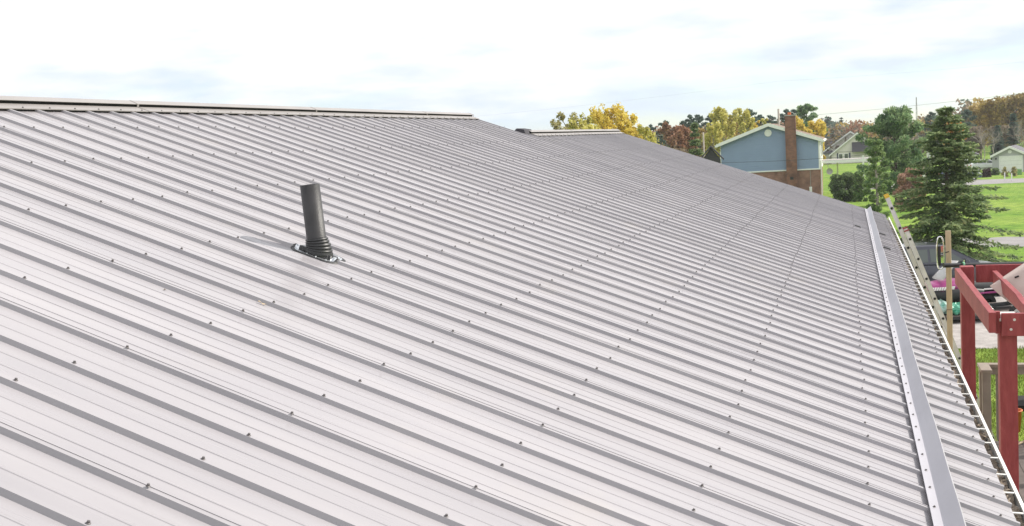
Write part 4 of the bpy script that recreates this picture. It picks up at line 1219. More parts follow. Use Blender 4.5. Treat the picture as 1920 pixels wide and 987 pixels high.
# front wall windows and door under the raised deck
for yy in (2.6, 6.2, 8.8):
    mb = MB(); mb.box((bw + 0.031, yy, zt + 1.0), (bw + 0.07, yy + 1.3, zt + 2.1)); wf = mb.build('window', WHITE, blue)
    mb = MB(); mb.box((bw + 0.071, yy + 0.08, zt + 1.08), (bw + 0.08, yy + 1.22, zt + 2.02)); mb.build('pane', GLASS, wf)
mb = MB(); mb.lathe((bw / 2 - 0.05, -0.03, z_peak - gz_ - 0.62), (0, -1, 0), [(0.30, 0.0), (0.31, 0.04), (0.26, 0.05), (0.25, 0.03), (0.0, 0.03)], 24)
v_ = mb.build('gable_vent', WHITE, blue)
for k in range(5):
    zz = z_peak - gz_ - 0.62 - 0.17 + 0.085 * k; w = math.sqrt(max(0.0, 0.24 ** 2 - (zz - (z_peak - gz_ - 0.62)) ** 2))
    mb = MB(); mb.hexa([(bw / 2 - 0.05 - w, -0.062, zz), (bw / 2 - 0.05 + w, -0.062, zz), (bw / 2 - 0.05 + w, -0.08, zz - 0.03), (bw / 2 - 0.05 - w, -0.08, zz - 0.03), (bw / 2 - 0.05 - w, -0.062, zz + 0.01), (bw / 2 - 0.05 + w, -0.062, zz + 0.01), (bw / 2 - 0.05 + w, -0.08, zz - 0.02), (bw / 2 - 0.05 - w, -0.08, zz - 0.02)])
    mb.build('slat', WHITE, v_)
chx0, chx1 = 5.62, 6.52
ztop = at(1481, 218, BD).z - gz_
mb = MB(); mb.box((chx0, -0.48, 0), (chx1, -0.045, zp - 0.3)); mb.box((chx0 + 0.001, -0.479, zp - 0.301), (chx1 - 0.001, 0.30, ztop)); ch = mb.build('chimney', BRICK2, blue)
mb = MB(); mb.box((chx0 - 0.05, -0.53, ztop), (chx1 + 0.05, 0.35, ztop + 0.10)); mb.build('chimney_cap', CONCRETE, ch)
mb = MB(); mb.lathe((chx0 + 0.38, -0.1, ztop + 0.10), (0, 0, 1), [(0.15, 0), (0.14, 0.22), (0.11, 0.22), (0.11, 0.0)], 16); mb.build('flue_pot', ORANGE, ch)
mb = MB(); mb.box((chx0 + 0.30, -0.50, zt - 0.75), (chx0 + 0.58, -0.481, zt - 0.5)); mb.build('cleanout_door', BLACK, ch)
mb = MB(); mb.box((bw - 0.95, -0.06, zt - 1.95), (bw - 0.72, 0.028, zt - 1.45)); mb.build('meter_box', WHITE, blue, bevel=0.02)
mb = MB(); mb.tube([(bw - 0.83, -0.02, zt - 1.45), (bw - 0.83, -0.03, zt - 0.02)], 0.02, 6); mb.build('conduit', CONCRETE, blue)
# downspout
mb = MB(); mb.tube([(bw + ov + 0.06, -0.30, ze - ov * sl_ - 0.03), (bw + 0.10, 0.1, ze - ov * sl_ - 0.45), (bw + 0.10, 0.1, 0.2)], 0.045, 8); mb.build('downspout', WHITE, blue)
# raised front deck with white skirt
dz = at(1576, 302, BD).z - gz_
mb = MB(); mb.box((bw + 0.16, 0.35, dz - 0.05), (bw + 4.15, 3.6, dz + 0.17)); mb.build('porch_skirt', WHITE, blue)
mb = MB(); mb.box((bw + 0.035, 0.5, dz + 0.171), (bw + 4.10, 3.55, dz + 0.21)); mb.build('porch_floor', CONCRETE, blue)
for (x, y) in ((bw + 3.55, 0.42), (bw + 4.07, 0.42), (bw + 4.07, 3.5), (bw + 1.4, 3.5)):
    mb = MB(); mb.box((x - 0.07, y - 0.07, 0), (x + 0.07, y + 0.07, dz - 0.051)); mb.build('porch_post', WHITE, blue)
mb = MB(); mb.box((bw + 3.48, 0.36, dz + 0.171), (bw + 3.62, 0.50, dz + 0.48)); mb.build('newel_post', WHITE, blue)
mb = MB(); mb.lathe((bw + 0.75, 0.2, dz - 0.75), (0.3, -1, 0.1), [(0.0, -0.05), (0.16, -0.03), (0.27, 0.06), (0.28, 0.07), (0.16, -0.01), (0.0, -0.03)], 18); mb.build('satellite_dish', CONCRETE, blue)
mb = MB(); mb.tube([(bw + 0.75, 0.22, dz - 0.75), (bw + 0.6, 0.4, dz - 0.06)], 0.025, 6); mb.build('dish_arm', CONCRETE, blue)

def facade(name, label, cat, x, y, d, yaw_off=0.0):
    p = at(x, y, d); a = away(x, y); yaw = math.atan2(a.y, a.x) - math.pi / 2 + yaw_off
    g = ground(p.x) - 0.1
    return thing(name, label, cat, (p.x, p.y, g), yaw), p.z - g

# --- cream house with two gables, charcoal roofs
CD = 215.0
k_ = CD / F
cream, zref = facade('cream_house', 'cream two-gabled house with charcoal roofs behind the blue house', 'house', 1575, 300, CD)
def LZ(y): return zref + (300 - y) * k_          # height of a photo row at that distance
def LX(x): return (x - 1575) * k_
def tilt(x): return 0.03 * (x - 1575) * 0
def gable(xl, xp, xr, ye, yp, y0, depth, yb, wallm, roofm):
    """gabled block: left, peak, right columns; eave and peak rows; front offset and depth"""
    mbx = MB(); mbx.prism([(LX(xl), y0, 0), (LX(xr), y0, 0), (LX(xr), y0, LZ(ye)), (LX(xp), y0, LZ(yp)), (LX(xl), y0, LZ(ye))], (0, depth, 0)); mbx.build('wall', wallm, cream)
    for (xa) in (xl, xr):
        sg = -1 if xa == xl else 1
        dx = LX(xa) - LX(xp); dzv = LZ(ye) - LZ(yp); ext = 0.5
        ex, ez = LX(xa) + sg * ext, LZ(ye) + dzv * (ext / abs(dx))
        mbx = MB(); mbx.hexa([(LX(xp), y0 - 0.4, LZ(yp) + 0.02), (ex, y0 - 0.4, ez + 0.02), (ex, y0 + depth, ez + 0.02), (LX(xp), y0 + depth, LZ(yp) + 0.02),
                              (LX(xp), y0 - 0.4, LZ(yp) + 0.22), (ex, y0 - 0.4, ez + 0.22), (ex, y0 + depth, ez + 0.22), (LX(xp), y0 + depth, LZ(yp) + 0.22)]); mbx.build('roof', roofm, cream)
        mbx = MB(); mbx.hexa([(LX(xp), y0 - 0.45, LZ(yp) - 0.10), (ex, y0 - 0.45, ez - 0.10), (ex, y0 - 0.402, ez - 0.10), (LX(xp), y0 - 0.402, LZ(yp) - 0.10),
                              (LX(xp), y0 - 0.45, LZ(yp) + 0.20), (ex, y0 - 0.45, ez + 0.20), (ex, y0 - 0.402, ez + 0.20), (LX(xp), y0 - 0.402, LZ(yp) + 0.20)]); mbx.build('barge_board', WHITE, cream)
gable(1541, 1595, 1649, 287, 249, 2.6, 9.0, 0, CREAM, SHINGLE)
gable(1560, 1607, 1654, 288, 252, 0.0, 8.0, 0, CREAM, SHINGLE)
mb = MB(); mb.hexa([(LX(1500), 2.0, LZ(287)), (LX(1562), 2.0, LZ(287)), (LX(1562), 6.4, LZ(262)), (LX(1500), 6.4, LZ(262)), (LX(1500), 2.0, LZ(287) + 0.2), (LX(1562), 2.0, LZ(287) + 0.2), (LX(1562), 6.4, LZ(262) + 0.2), (LX(1500), 6.4, LZ(262) + 0.2)]); mb.build('wing_roof', SHINGLE2, cream)
mb = MB(); mb.box((LX(1502), 4.0, 0), (LX(1548), 9.0, LZ(287) + 0.4)); mb.build('wing_wall', CREAM, cream)
mb = MB(); mb.box((LX(1542), 6.0, LZ(266)), (LX(1553), 6.9, LZ(255))); mb.build('chimney', BRICK, cream)
for x in (1546, 1534): mb = MB(); mb.box((LX(x) - 0.09, 2.15, 0), (LX(x) + 0.09, 2.33, LZ(287))); mb.build('porch_post', WHITE, cream)
for (xa, xb, ya, yb) in ((1573.5, 1579.5, 289, 303), (1583.5, 1589.5, 289, 303)):
    mb = MB(); mb.box((LX(xa) - 0.12, -0.06, LZ(yb)), (LX(xb) + 0.12, -0.002, LZ(ya) + 0.1)); wf = mb.build('window', WHITE, cream)
    mb = MB(); mb.box((LX(xa), -0.08, LZ(yb) + 0.1), (LX(xb), -0.061, LZ(ya))); mb.build('pane', GLASS, wf)
for x in (1571, 1592.5): mb = MB(); mb.box((LX(x) - 0.15, -0.05, LZ(300)), (LX(x) + 0.15, -0.003, LZ(287))); mb.build('shutter', mat('navy_shutter', (0.05, 0.06, 0.10), 0.6), cream)
mb = MB(); mb.prism([(LX(1597), -1.6, LZ(286)), (LX(1597), -0.01, LZ(286)), (LX(1597), -0.01, LZ(268))], (LX(1630) - LX(1597), 0, 0)); mb.build('porch_roof', SHINGLE, cream)
mb = MB(); mb.box((LX(1568), -0.04, LZ(285.5)), (LX(1640), -0.003, LZ(284.5))); mb.build('band_trim', CONCRETE, cream)

# --- pale garage with white door
GD = 142.0
kg = GD / F
gar, zref_g = facade('garage', 'small pale grey garage with white overhead door beyond the lawn', 'garage', 1894, 326, GD, math.radians(-7))
def GX(x): return (x - 1894) * kg
def GZ(y): return zref_g + (326 - y) * kg
mb = MB(); mb.prism([(GX(1863), 0, 0), (GX(1925), 0, 0), (GX(1925), 0, GZ(292)), (GX(1894), 0, GZ(277)), (GX(1863), 0, GZ(292))], (0, 6.2, 0)); mb.build('wall', PALE, gar)
for s, xe in ((-1, 1860), (1, 1928)):
    pz, ez = GZ(276), GZ(293)
    mb = MB(); mb.hexa([(0, -0.3, pz), (GX(xe), -0.3, ez), (GX(xe), 6.5, ez), (0, 6.5, pz), (0, -0.3, pz + 0.14), (GX(xe), -0.3, ez + 0.14), (GX(xe), 6.5, ez + 0.14), (0, 6.5, pz + 0.14)]); mb.build('roof', SHINGLE2, gar)
    mb = MB(); mb.hexa([(0, -0.36, pz - 0.12), (GX(xe), -0.36, ez - 0.12), (GX(xe), -0.302, ez - 0.12), (0, -0.302, pz - 0.12), (0, -0.36, pz + 0.17), (GX(xe), -0.36, ez + 0.17), (GX(xe), -0.302, ez + 0.17), (0, -0.302, pz + 0.17)]); mb.build('barge_board', WHITE, gar)
dx0, dx1, dzt = GX(1877), GX(1914), GZ(294)
for (a, b_, c_, e_) in ((dx0 - 0.13, dx0, 0, dzt + 0.13), (dx1, dx1 + 0.13, 0, dzt + 0.13), (dx0, dx1, dzt, dzt + 0.13)):
    mb = MB(); mb.box((a, -0.05, c_), (b_, -0.003, e_)); mb.build('door_trim', WHITE, gar)
for k in range(4):
    h = dzt / 4
    mb = MB(); mb.box((dx0 + 0.01, -0.025, k * h + 0.012), (dx1 - 0.01, -0.004, (k + 1) * h - 0.006)); mb.build('door_panel', WHITE, gar)
mb = MB(); mb.lathe((0, -0.01, GZ(284.5)), (0, -1, 0), [(0.22, 0), (0.22, 0.03), (0.0, 0.03)], 18); mb.build('gable_vent', WHITE, gar)
mb = MB(); mb.box((GX(1870) - 0.1, -0.16, GZ(298)), (GX(1870) + 0.08, -0.003, GZ(295))); mb.build('wall_lamp', BLACK, gar)

# --- little buildings and vehicles glimpsed past the spruce
def hut(name, label, cat, xl, xr, ye, yp, yb, d, wm, rm, depth=4.0):
    t, zr = facade(name, label, cat, (xl + xr) / 2, yb, d); kk = d / F
    X = lambda x: (x - (xl + xr) / 2) * kk
    Zz = lambda y: zr + (yb - y) * kk
    mbx = MB(); mbx.prism([(X(xl), 0, -0.3), (X(xr), 0, -0.3), (X(xr), 0, Zz(ye)), ((X(xl) + X(xr)) / 2, 0, Zz(yp)), (X(xl), 0, Zz(ye))], (0, depth, 0)); mbx.build('wall', wm, t)
    for s in (-1, 1):
        xe = X(xl) - 0.25 if s < 0 else X(xr) + 0.25
        mbx = MB(); mbx.hexa([(0, -0.25, Zz(yp) + 0.02), (xe, -0.25, Zz(ye) - 0.08), (xe, depth + 0.25, Zz(ye) - 0.08), (0, depth + 0.25, Zz(yp) + 0.02), (0, -0.25, Zz(yp) + 0.16), (xe, -0.25, Zz(ye) + 0.06), (xe, depth + 0.25, Zz(ye) + 0.06), (0, depth + 0.25, Zz(yp) + 0.16)]); mbx.build('roof', rm, t)
    mbx = MB(); mbx.box((-0.45, -0.03, 0), (0.45, -0.003, min(1.9, Zz(ye) * 0.8))); dd = mbx.build('door', WHITE, t)
    mbx = MB(); mbx.lathe((0.33, -0.035, 0.9), (0, -1, 0), [(0.04, 0), (0.04, 0.05), (0, 0.05)], 8); mbx.build('handle', ALU, dd)
    return t
hut('garden_shed', 'beige garden shed showing right of the big pine beside the reddish bush', 'shed', 1712, 1738, 309, 298, 348, 98, mat('beige_board', (0.40, 0.33, 0.28), 0.7, var=0.1), SHINGLE2)
hut('roadside_cabin', 'tiny cream cabin far off at the left edge of the spruce', 'cabin', 1738, 1752, 274, 268, 300, 190, CREAM, SHINGLE2, 6)
hut('dark_shed', 'dark pointed shed roof poking over the roof edge left of the blue house', 'shed', 1318, 1352, 300, 277, 330, 88, SHINGLE, SHINGLE, 3)
hut('orange_barn', 'small orange roofed barn far behind the yellow birches', 'barn', 1320, 1352, 270, 260, 300, 210, mat('barn_red', (0.36, 0.17, 0.11), 0.8), mat('barn_roof', (0.42, 0.22, 0.15), 0.8), 6)
hut('far_white_barn', 'long white shed between the spruce and the garage', 'shed', 1808, 1832, 291, 286, 312, 160, WHITE, SHINGLE2, 5)
WPAINT = mat('white_car_paint', (0.74, 0.75, 0.76), 0.3, coat=0.8)
q = at(1850, 306, 150)
make_car('white_car', 'white car parked at the far lot left of the garage', (q.x, q.y, ground(q.x)), yaw_cross, WPAINT)
q = at(1797, 312, 124)
make_car('dark_blue_car', 'dark blue car in the far lot glimpsed through the spruce', (q.x, q.y, ground(q.x)), yaw_cross, mat('blue_car_paint', (0.05, 0.07, 0.13), 0.3, coat=0.8))

# marker posts, green utility box and bench on the far lawn
for (x, y, d, lb) in ((1884, 340, 118, 'left of the two short white stakes on the far lawn'), (1897, 344, 115, 'right of the two short white stakes on the far lawn')):
    p = at(x, y, d); g = ground(p.x)
    b = MB(); b.box((-0.05, -0.05, 0), (0.05, 0.05, 0.72)); b.lathe((0, 0, 0.72), (0, 0, 1), [(0.07, 0), (0.05, 0.05), (0, 0.06)], 8)
    o = b.build('marker_stake', WHITE); o.location = (p.x, p.y, g); tag(o, lb, 'stake', 'white stakes on the far lawn')
p = at(1910, 329, 132); g = ground(p.x)
b = MB(); b.box((-0.38, -0.3, 0), (0.38, 0.3, 0.55)); b.hexa([(-0.4, -0.34, 0.55), (0.4, -0.34, 0.55), (0.4, 0.32, 0.55), (-0.4, 0.32, 0.55), (-0.36, -0.3, 0.66), (0.36, -0.3, 0.66), (0.36, 0.3, 0.72), (-0.36, 0.3, 0.72)])
o = b.build('utility_box', mat('utility_green', (0.16, 0.30, 0.12), 0.5), bevel=0.02); o.location = (p.x, p.y, g); tag(o, 'squat green utility box in front of the garage door', 'utility box')

# ------------------------------------------------------------------ poles and wires
def upole(x, yt, d, label, r=0.14, arm=True):
    p = at(x, yt, d); g = ground(p.x)
    t = thing('utility_pole', label, 'utility pole', (p.x, p.y, g))
    h = p.z - g
    mb = MB(); mb.tube([(0, 0, 0), (0, 0, h * 0.5), (0, 0, h)], [r * 1.25, r * 1.05, r * 0.85], 12); mb.build('shaft', POLE_WOOD, t, smooth=True)
    a = away(x, yt); s = Vector((a.y, -a.x, 0))
    if arm:
        mb = MB(); mb.bar(s * -0.9 + Vector((0, 0, h - 0.5)), s * 0.9 + Vector((0, 0, h - 0.5)), 0.09, 0.11); mb.build('crossarm', POLE_WOOD, t)
        for k in (-0.8, 0.8):
            mb = MB(); mb.lathe(s * k + Vector((0, 0, h - 0.44)), (0, 0, 1), [(0.03, 0), (0.05, 0.05), (0.035, 0.1), (0.05, 0.14), (0, 0.18)], 8); mb.build('insulator', CONCRETE, t)
    return t
upole(1459.5, 204, 135, 'pale wooden utility pole behind the blue house roof', arm=False)
upole(1318.5, 248, 92, 'short pale pole beside the dark spruce left of the blue house', 0.07, arm=False)
p = at(1718, 182, 210)
t = thing('radio_mast', 'thin lattice radio mast far behind the big pine', 'mast', (p.x, p.y, ground(p.x)))
hm = p.z - ground(p.x)
mb = MB()
for k in range(3):
    a = 2 * math.pi * k / 3; mb.tube([(0.35 * math.cos(a), 0.35 * math.sin(a), 0), (0.06 * math.cos(a), 0.06 * math.sin(a), hm)], 0.03, 5)
mb.build('legs', WIRE2, t)
mb = MB()
for k in range(14):
    z = hm * k / 14; r_ = 0.35 - 0.29 * k / 14
    for j in range(3):
        a, c = 2 * math.pi * j / 3, 2 * math.pi * (j + 1) / 3
        mb.tube([(r_ * math.cos(a), r_ * math.sin(a), z), (r_ * math.cos(c), r_ * math.sin(c), z + hm / 14)], 0.015, 4)
mb.build('lattice', WIRE2, t)
def cable(pts, r, m, label, sag=0.0):
    P = [at(*q) for q in pts]
    out = []
    for i in range(len(P) - 1):
        for k in range(10): 
            f = k / 10; out.append(P[i].lerp(P[i + 1], f) - Vector((0, 0, sag * 4 * f * (1 - f))))
    out.append(P[-1])
    b = MB(); b.tube(out, r, 6)
    o = b.build('overhead_cable', m, smooth=True); tag(o, label, 'cable', 'overhead cables')
cable([(1150, 262, 125), (1459, 221, 135), (2050, 158, 120)], 0.017, WIRE2, 'pale cable crossing the tree tops and the brick chimney', 0.25)
cable([(800, 226, 150), (1459, 152, 135), (2100, 96, 120)], 0.006, WIRE2, 'thin faint cable highest across the open sky', 0.3)
cable([(1352, 304.5, 95), (1745, 276.5, 88), (2050, 240, 80)], 0.015, WIRE, 'dark cable running across the blue wall and the pines', 0.25)
# ------------------------------------------------------------------ trees
def quad_cloud(name, C, A, B, m):
    """many small leaf faces: centres C, half axes A and B (N x 3 arrays)"""
    n = len(C)
    V = np.empty((n, 4, 3), np.float32)
    V[:, 0] = C - A; V[:, 1] = C - B * 0.9 + A * 0.1; V[:, 2] = C + A; V[:, 3] = C + B
    me = bpy.data.meshes.new(name)
    me.vertices.add(n * 4); me.loops.add(n * 4); me.polygons.add(n)
    me.vertices.foreach_set('co', V.reshape(-1))
    me.loops.foreach_set('vertex_index', np.arange(n * 4, dtype=np.int32))
    me.polygons.foreach_set('loop_start', np.arange(0, n * 4, 4, dtype=np.int32))
    me.polygons.foreach_set('loop_total', np.full(n, 4, np.int32))
    me.materials.append(m); me.update(); me.validate()
    return me

def rand_dirs(R, n):
    v = R.normal(size=(n, 3)); return v / np.linalg.norm(v, axis=1, keepdims=True)

def leaf_quads(R, C, size, aspect=0.55, up=None):
    n = len(C)
    a = rand_dirs(R, n)
    if up is not None: a = a * (1 - up) + np.array([0, 0, 1.0]) * up; a /= np.linalg.norm(a, axis=1, keepdims=True)
    t = rand_dirs(R, n); b = np.cross(a, t); b /= np.linalg.norm(b, axis=1, keepdims=True) + 1e-9
    s = size * R.uniform(0.6, 1.35, size=(n, 1))
    return a * s, b * s * aspect

def link_mesh(name, me, parent):
    o = bpy.data.objects.new(name, me); col.objects.link(o); o.parent = parent; return o

def deciduous(t, h, r, R, leafm, barkm, n=2200, leaf=0.16, upright=0.35, base=0.22, gaps=0.0):
    rg = random.Random(int(R.randint(1 << 30)))
    mb = MB(); tips = []
    lean = Vector((rg.uniform(-.05, .05), rg.uniform(-.05, .05), 0))
    tp = lambda z: Vector((lean.x * z, lean.y * z, z))
    mb.tube([tp(h * f) for f in (0, 0.15, 0.4, 0.65, 0.9)], [0.020 * h, 0.016 * h, 0.012 * h, 0.008 * h, 0.003 * h], 7)
    nl = 15
    for k in range(nl):
        f = base + (0.88 - base) * (k + rg.random() * 0.8) / nl
        a = k * 2.4 + rg.uniform(-.5, .5)
        reach = r * (0.55 + 0.5 * math.sin(math.pi * min(1, (f - base) / (1 - base) * 0.85 + 0.12))) * rg.uniform(0.65, 1.1)
        rise = reach * (0.35 + upright * 1.6) * rg.uniform(0.8, 1.25)
        p0 = tp(h * f); p2 = p0 + Vector((math.cos(a) * reach, math.sin(a) * reach, rise))
        if p2.z > h: p2.z = h * rg.uniform(0.93, 1.0)
        p1 = p0.lerp(p2, 0.5) + Vector((0, 0, -0.08 * reach))
        mb.tube([p0, p1, p2], [0.007 * h, 0.0045 * h, 0.0015 * h], 5)
        tips += [(p2, 0.30), (p1.lerp(p2, 0.3), 0.30), (p0.lerp(p1, 0.8), 0.22)]
        for j in range(2):
            q = p1.lerp(p2, rg.uniform(0.1, 0.8)); e = q + Vector((rg.uniform(-1, 1), rg.uniform(-1, 1), rg.uniform(0.2, 1.1 + upright))).normalized() * reach * 0.42
            if e.z > h * 1.01: e.z = h * rg.uniform(0.95, 1.01)
            mb.tube([q, e], [0.003 * h, 0.001 * h], 4); tips.append((e, 0.24))
    tips.append((tp(h * 0.95), 0.2))
    link_mesh('trunk', mb.mesh('trunk', barkm), t)
    Cs = []
    per = max(4, int(n / len(tips)))
    for (p, rr) in tips:
        if rg.random() < gaps: continue
        m_ = int(per * rg.uniform(0.5, 1.5)); d = rand_dirs(R, m_); rad = r * rr * rg.uniform(0.75, 1.2) * R.uniform(0.15, 1.0, size=(m_, 1)) ** 0.6
        c = np.array(p) + d * rad * np.array([1, 1, 0.8 + upright])
        Cs.append(c)
    C = np.concatenate(Cs); C = C[C[:, 2] < h * 1.04]
    A, B = leaf_quads(R, C, leaf)
    link_mesh('crown', quad_cloud('crown', C, A, B, leafm), t)

def conifer(t, h, r, R, leafm, barkm, whorls=18, per=6, tw=7, leaf=0.14, droop=0.25, bottom=0.06, power=0.85, nq=4, ragged=0.2):
    rg = random.Random(int(R.randint(1 << 30)))
    mb = MB()
    mb.tube([(0, 0, 0), (0, 0, h * 0.5), (0, 0, h * 0.985)], [0.016 * h + 0.02, 0.010 * h, 0.002 * h], 8)
    Cs, As, Bs = [], [], []
    for w in range(whorls):
        f = bottom + (0.985 - bottom) * (w + rg.uniform(-.45, .45)) / (whorls - 1)
        f = min(0.985, max(bottom, f)); z0 = h * f
        L = r * (max(0.0, 1 - f) ** power) * 1.02 + 0.02 * r
        nb_ = per + (1 if rg.random() < 0.5 else 0)
        if f > 0.9: nb_ = max(3, nb_ - 2)
        for k in range(nb_):
            a = 2 * math.pi * (k + rg.uniform(-.32, .32)) / nb_ + w * 1.1
            l = L * rg.uniform(1 - ragged * 1.6, 1 + ragged)
            if l < 0.03: continue
            up0 = 0.55 * f - 0.12
            d0 = Vector((math.cos(a), math.sin(a), up0)).normalized()
            pts = []
            for s in range(6):
                q = s / 5
                pts.append(Vector((0, 0, z0)) + d0 * (l * q) + Vector((0, 0, l * (-droop * 1.5 * q * q + droop * 0.9 * q ** 3))))
            mb.tube(pts, [max(0.0035, 0.012 * l * (1 - q_ / 5.5)) for q_ in range(6)], 4, caps=False)
            side = Vector((-math.sin(a), math.cos(a), 0))
            nt_ = max(3, int(tw * (0.5 + l / r)))
            for s in range(nt_):
                q = 0.16 + 0.84 * (s + rg.random() * 0.6) / nt_
                i = min(4, int(q * 5)); p = pts[i].lerp(pts[i + 1], q * 5 - i)
                dd = (pts[i + 1] - pts[i]).normalized()
                tl = l * 0.34 * (1.12 - q) * rg.uniform(0.7, 1.3) + leaf * 0.6
                for sg in (-1, 1):
                    v = (dd * 0.75 + side * sg * 0.8 + Vector((0, 0, rg.uniform(-0.35, 0.10)))).normalized()
                    for j in range(nq):
                        c = p + v * (tl * (j + 0.5) / nq) + Vector((rg.gauss(0, 1), rg.gauss(0, 1), rg.gauss(0, 1))) * leaf * 0.22
                        Cs.append(c); sz = leaf * rg.uniform(0.6, 1.25)
                        vv = (v + Vector((rg.gauss(0, .35), rg.gauss(0, .35), rg.gauss(0, .35)))).normalized()
                        nn = vv.cross(Vector((rg.gauss(0, .6), rg.gauss(0, .6), 1))).normalized()
                        As.append(vv * sz); Bs.append(nn * sz * 0.34)
            Cs.append(pts[-1]); As.append(d0 * leaf); Bs.append(side * leaf * 0.4)
    Cs.append(Vector((0, 0, h * 0.985))); As.append(Vector((0, 0, leaf * 1.6))); Bs.append(Vector((leaf * 0.3, 0, 0)))
    link_mesh('trunk', mb.mesh('trunk', barkm), t)
    link_mesh('crown', quad_cloud('crown', np.array([tuple(c) for c in Cs]), np.array([tuple(c) for c in As]), np.array([tuple(c) for c in Bs]), leafm), t)

def pine(t, h, r, R, leafm, barkm, n=2600, leaf=0.2, bottom=0.3, shape=0.7, flat=0.45, limbs=22, up=0.35):
    rg = random.Random(int(R.randint(1 << 30)))
    mb = MB(); mb.tube([(0, 0, 0), (0.01 * h, 0, h * 0.4), (0, 0.01 * h, h * 0.75), (0, 0, h * 0.97)], [0.019 * h, 0.015 * h, 0.009 * h, 0.002 * h], 7)
    tips = [(Vector((0, 0, h * 0.95)), 0.16)]
    for k in range(limbs):
        f = bottom + (0.96 - bottom) * (k + rg.random() * 0.7) / limbs
        g = (f - bottom) / (1 - bottom)
        reach = r * (math.sin(math.pi * min(1, 0.25 + 0.75 * g)) ** shape) * rg.uniform(0.55, 1.08)
        a = k * 2.4 + rg.uniform(-.4, .4)
        p0 = Vector((0, 0, h * f)); p2 = p0 + Vector((math.cos(a) * reach, math.sin(a) * reach, reach * rg.uniform(0.05, up + 0.25)))
        p2.z = min(p2.z, h * 0.99)
        mb.tube([p0, p0.lerp(p2, 0.55) - Vector((0, 0, 0.05 * reach)), p2], [0.006 * h, 0.004 * h, 0.0015 * h], 4)
        for q in (0.45, 0.7, 0.9, 1.03):
            off = Vector((rg.uniform(-1, 1), rg.uniform(-1, 1), rg.uniform(0, 0.7))) * reach * 0.20
            tips.append((p0.lerp(p2, q) + off, rg.uniform(0.15, 0.27)))
    link_mesh('trunk', mb.mesh('trunk', barkm), t)
    Cs = []; per = int(n / len(tips))
    for (p, rr) in tips:
        m_ = max(4, int(per * rg.uniform(0.6, 1.4))); d = rand_dirs(R, m_); rad = r * rr * R.uniform(0.1, 1.0, size=(m_, 1)) ** 0.5
        Cs.append(np.array(p) + d * rad * np.array([1, 1, flat]))
    C = np.concatenate(Cs)
    A, B = leaf_quads(R, C, leaf, 0.32, up=0.4)
    link_mesh('crown', quad_cloud('crown', C, A, B, leafm), t)

def bare(t, h, R, barkm, levels=5, spread=0.5):
    rg = random.Random(int(R.randint(1 << 30)))
    mb = MB()
    def grow(p, d, l, r_, lv):
        e = p + d * l; mid = p.lerp(e, 0.5) + Vector((rg.gauss(0, 1), rg.gauss(0, 1), 0)) * l * 0.05
        mb.tube([p, mid, e], [r_, r_ * 0.8, r_ * 0.6], 4 if lv < 4 else 3, caps=False)
        if lv <= 0: return
        for k in range(3 if lv > 1 else 4):
            nd = (d + Vector((rg.gauss(0, 1), rg.gauss(0, 1), rg.gauss(0.25, 0.5))) * spread).normalized()
            grow(p.lerp(e, rg.uniform(0.55, 1.0)), nd, l * rg.uniform(0.55, 0.82), r_ * 0.55, lv - 1)
    grow(Vector((0, 0, 0)), Vector((0, 0, 1)), h * 0.34, h * 0.012, levels)
    link_mesh('trunk', mb.mesh('trunk', barkm), t)

TREE_N = [0]
def tree(kind, xt, yt, d, half, name, label, leafm=None, barkm=BARK, group=None, cat='tree', **k):
    """tree whose top shows at (xt, yt), d metres ahead; half = half-width in photo pixels"""
    TREE_N[0] += 1
    p = at(xt, yt, d); g = ground(p.x)
    t = thing(name, label, cat, (p.x, p.y, g), 0.0, group)
    R = np.random.RandomState(100 + TREE_N[0] * 7)
    h = p.z - g; r = half * d / F
    if kind in 'dp' and 'n' in k: k['n'] = int(k['n'] * 1.7); k['leaf'] = k['leaf'] * 0.75
    if kind == 'd': deciduous(t, h, r, R, leafm, barkm, **k)
    elif kind == 'c': conifer(t, h, r, R, leafm, barkm, **k)
    elif kind == 'p': pine(t, h, r, R, leafm, barkm, **k)
    elif kind == 'b': bare(t, h, R, barkm, **k)
    return t

# foreground trees
tree('c', 1772, 201, 39.0, 118, 'spruce_tree', 'large ragged spruce standing by the road behind the ladder', SNEEDLE, whorls=56, per=3, tw=11, leaf=0.108, droop=0.32, bottom=0.04, power=0.70, nq=6, ragged=0.36)
tree('p', 1677, 206, 80.0, 54, 'pine_tree', 'broad bushy green pine left of the spruce', PNEEDLE, n=15000, leaf=0.17, bottom=0.06, shape=0.55, flat=0.75, limbs=44, up=0.7)
tree('p', 1642, 258, 56.0, 25, 'pine_tree', 'slender young pale green pine in front of the broad pine', LIGHTPINE, PALE_BARK, n=6500, leaf=0.10, bottom=0.10, shape=0.6, flat=0.8, limbs=34, up=0.5)
# yellow group behind the lower ridge
tree('b', 1010, 226, 70, 20, 'bare_tree', 'faint bare twigs rising over the lower ridge, left of the yellow trees', barkm=PALE_BARK, levels=4)
tree('d', 1070, 212, 62, 26, 'birch_tree', 'pale half bare yellow tree at the left end over the lower ridge', PALEY, PALE_BARK, n=2000, leaf=0.12, upright=0.8, gaps=0.2)
tree('b', 1078, 206, 63, 24, 'bare_tree', 'bare grey tree among the leftmost pale yellow leaves', barkm=PALE_BARK, levels=5)
tree('d', 1105, 216, 60, 24, 'aspen_tree', 'yellow green aspen between the pale tree and the golden one', YGREEN, PALE_BARK, n=2400, leaf=0.12, upright=0.6, gaps=0.1)
tree('d', 1152, 199, 62, 34, 'aspen_tree', 'tall golden aspen highest over the lower ridge', GOLD, PALE_BARK, n=3000, leaf=0.13, upright=0.7, gaps=0.08)
tree('d', 1126, 207, 66, 26, 'aspen_tree', 'golden yellow aspen just left of the tallest golden one', GOLD, PALE_BARK, n=1900, leaf=0.13, upright=0.7, gaps=0.1)
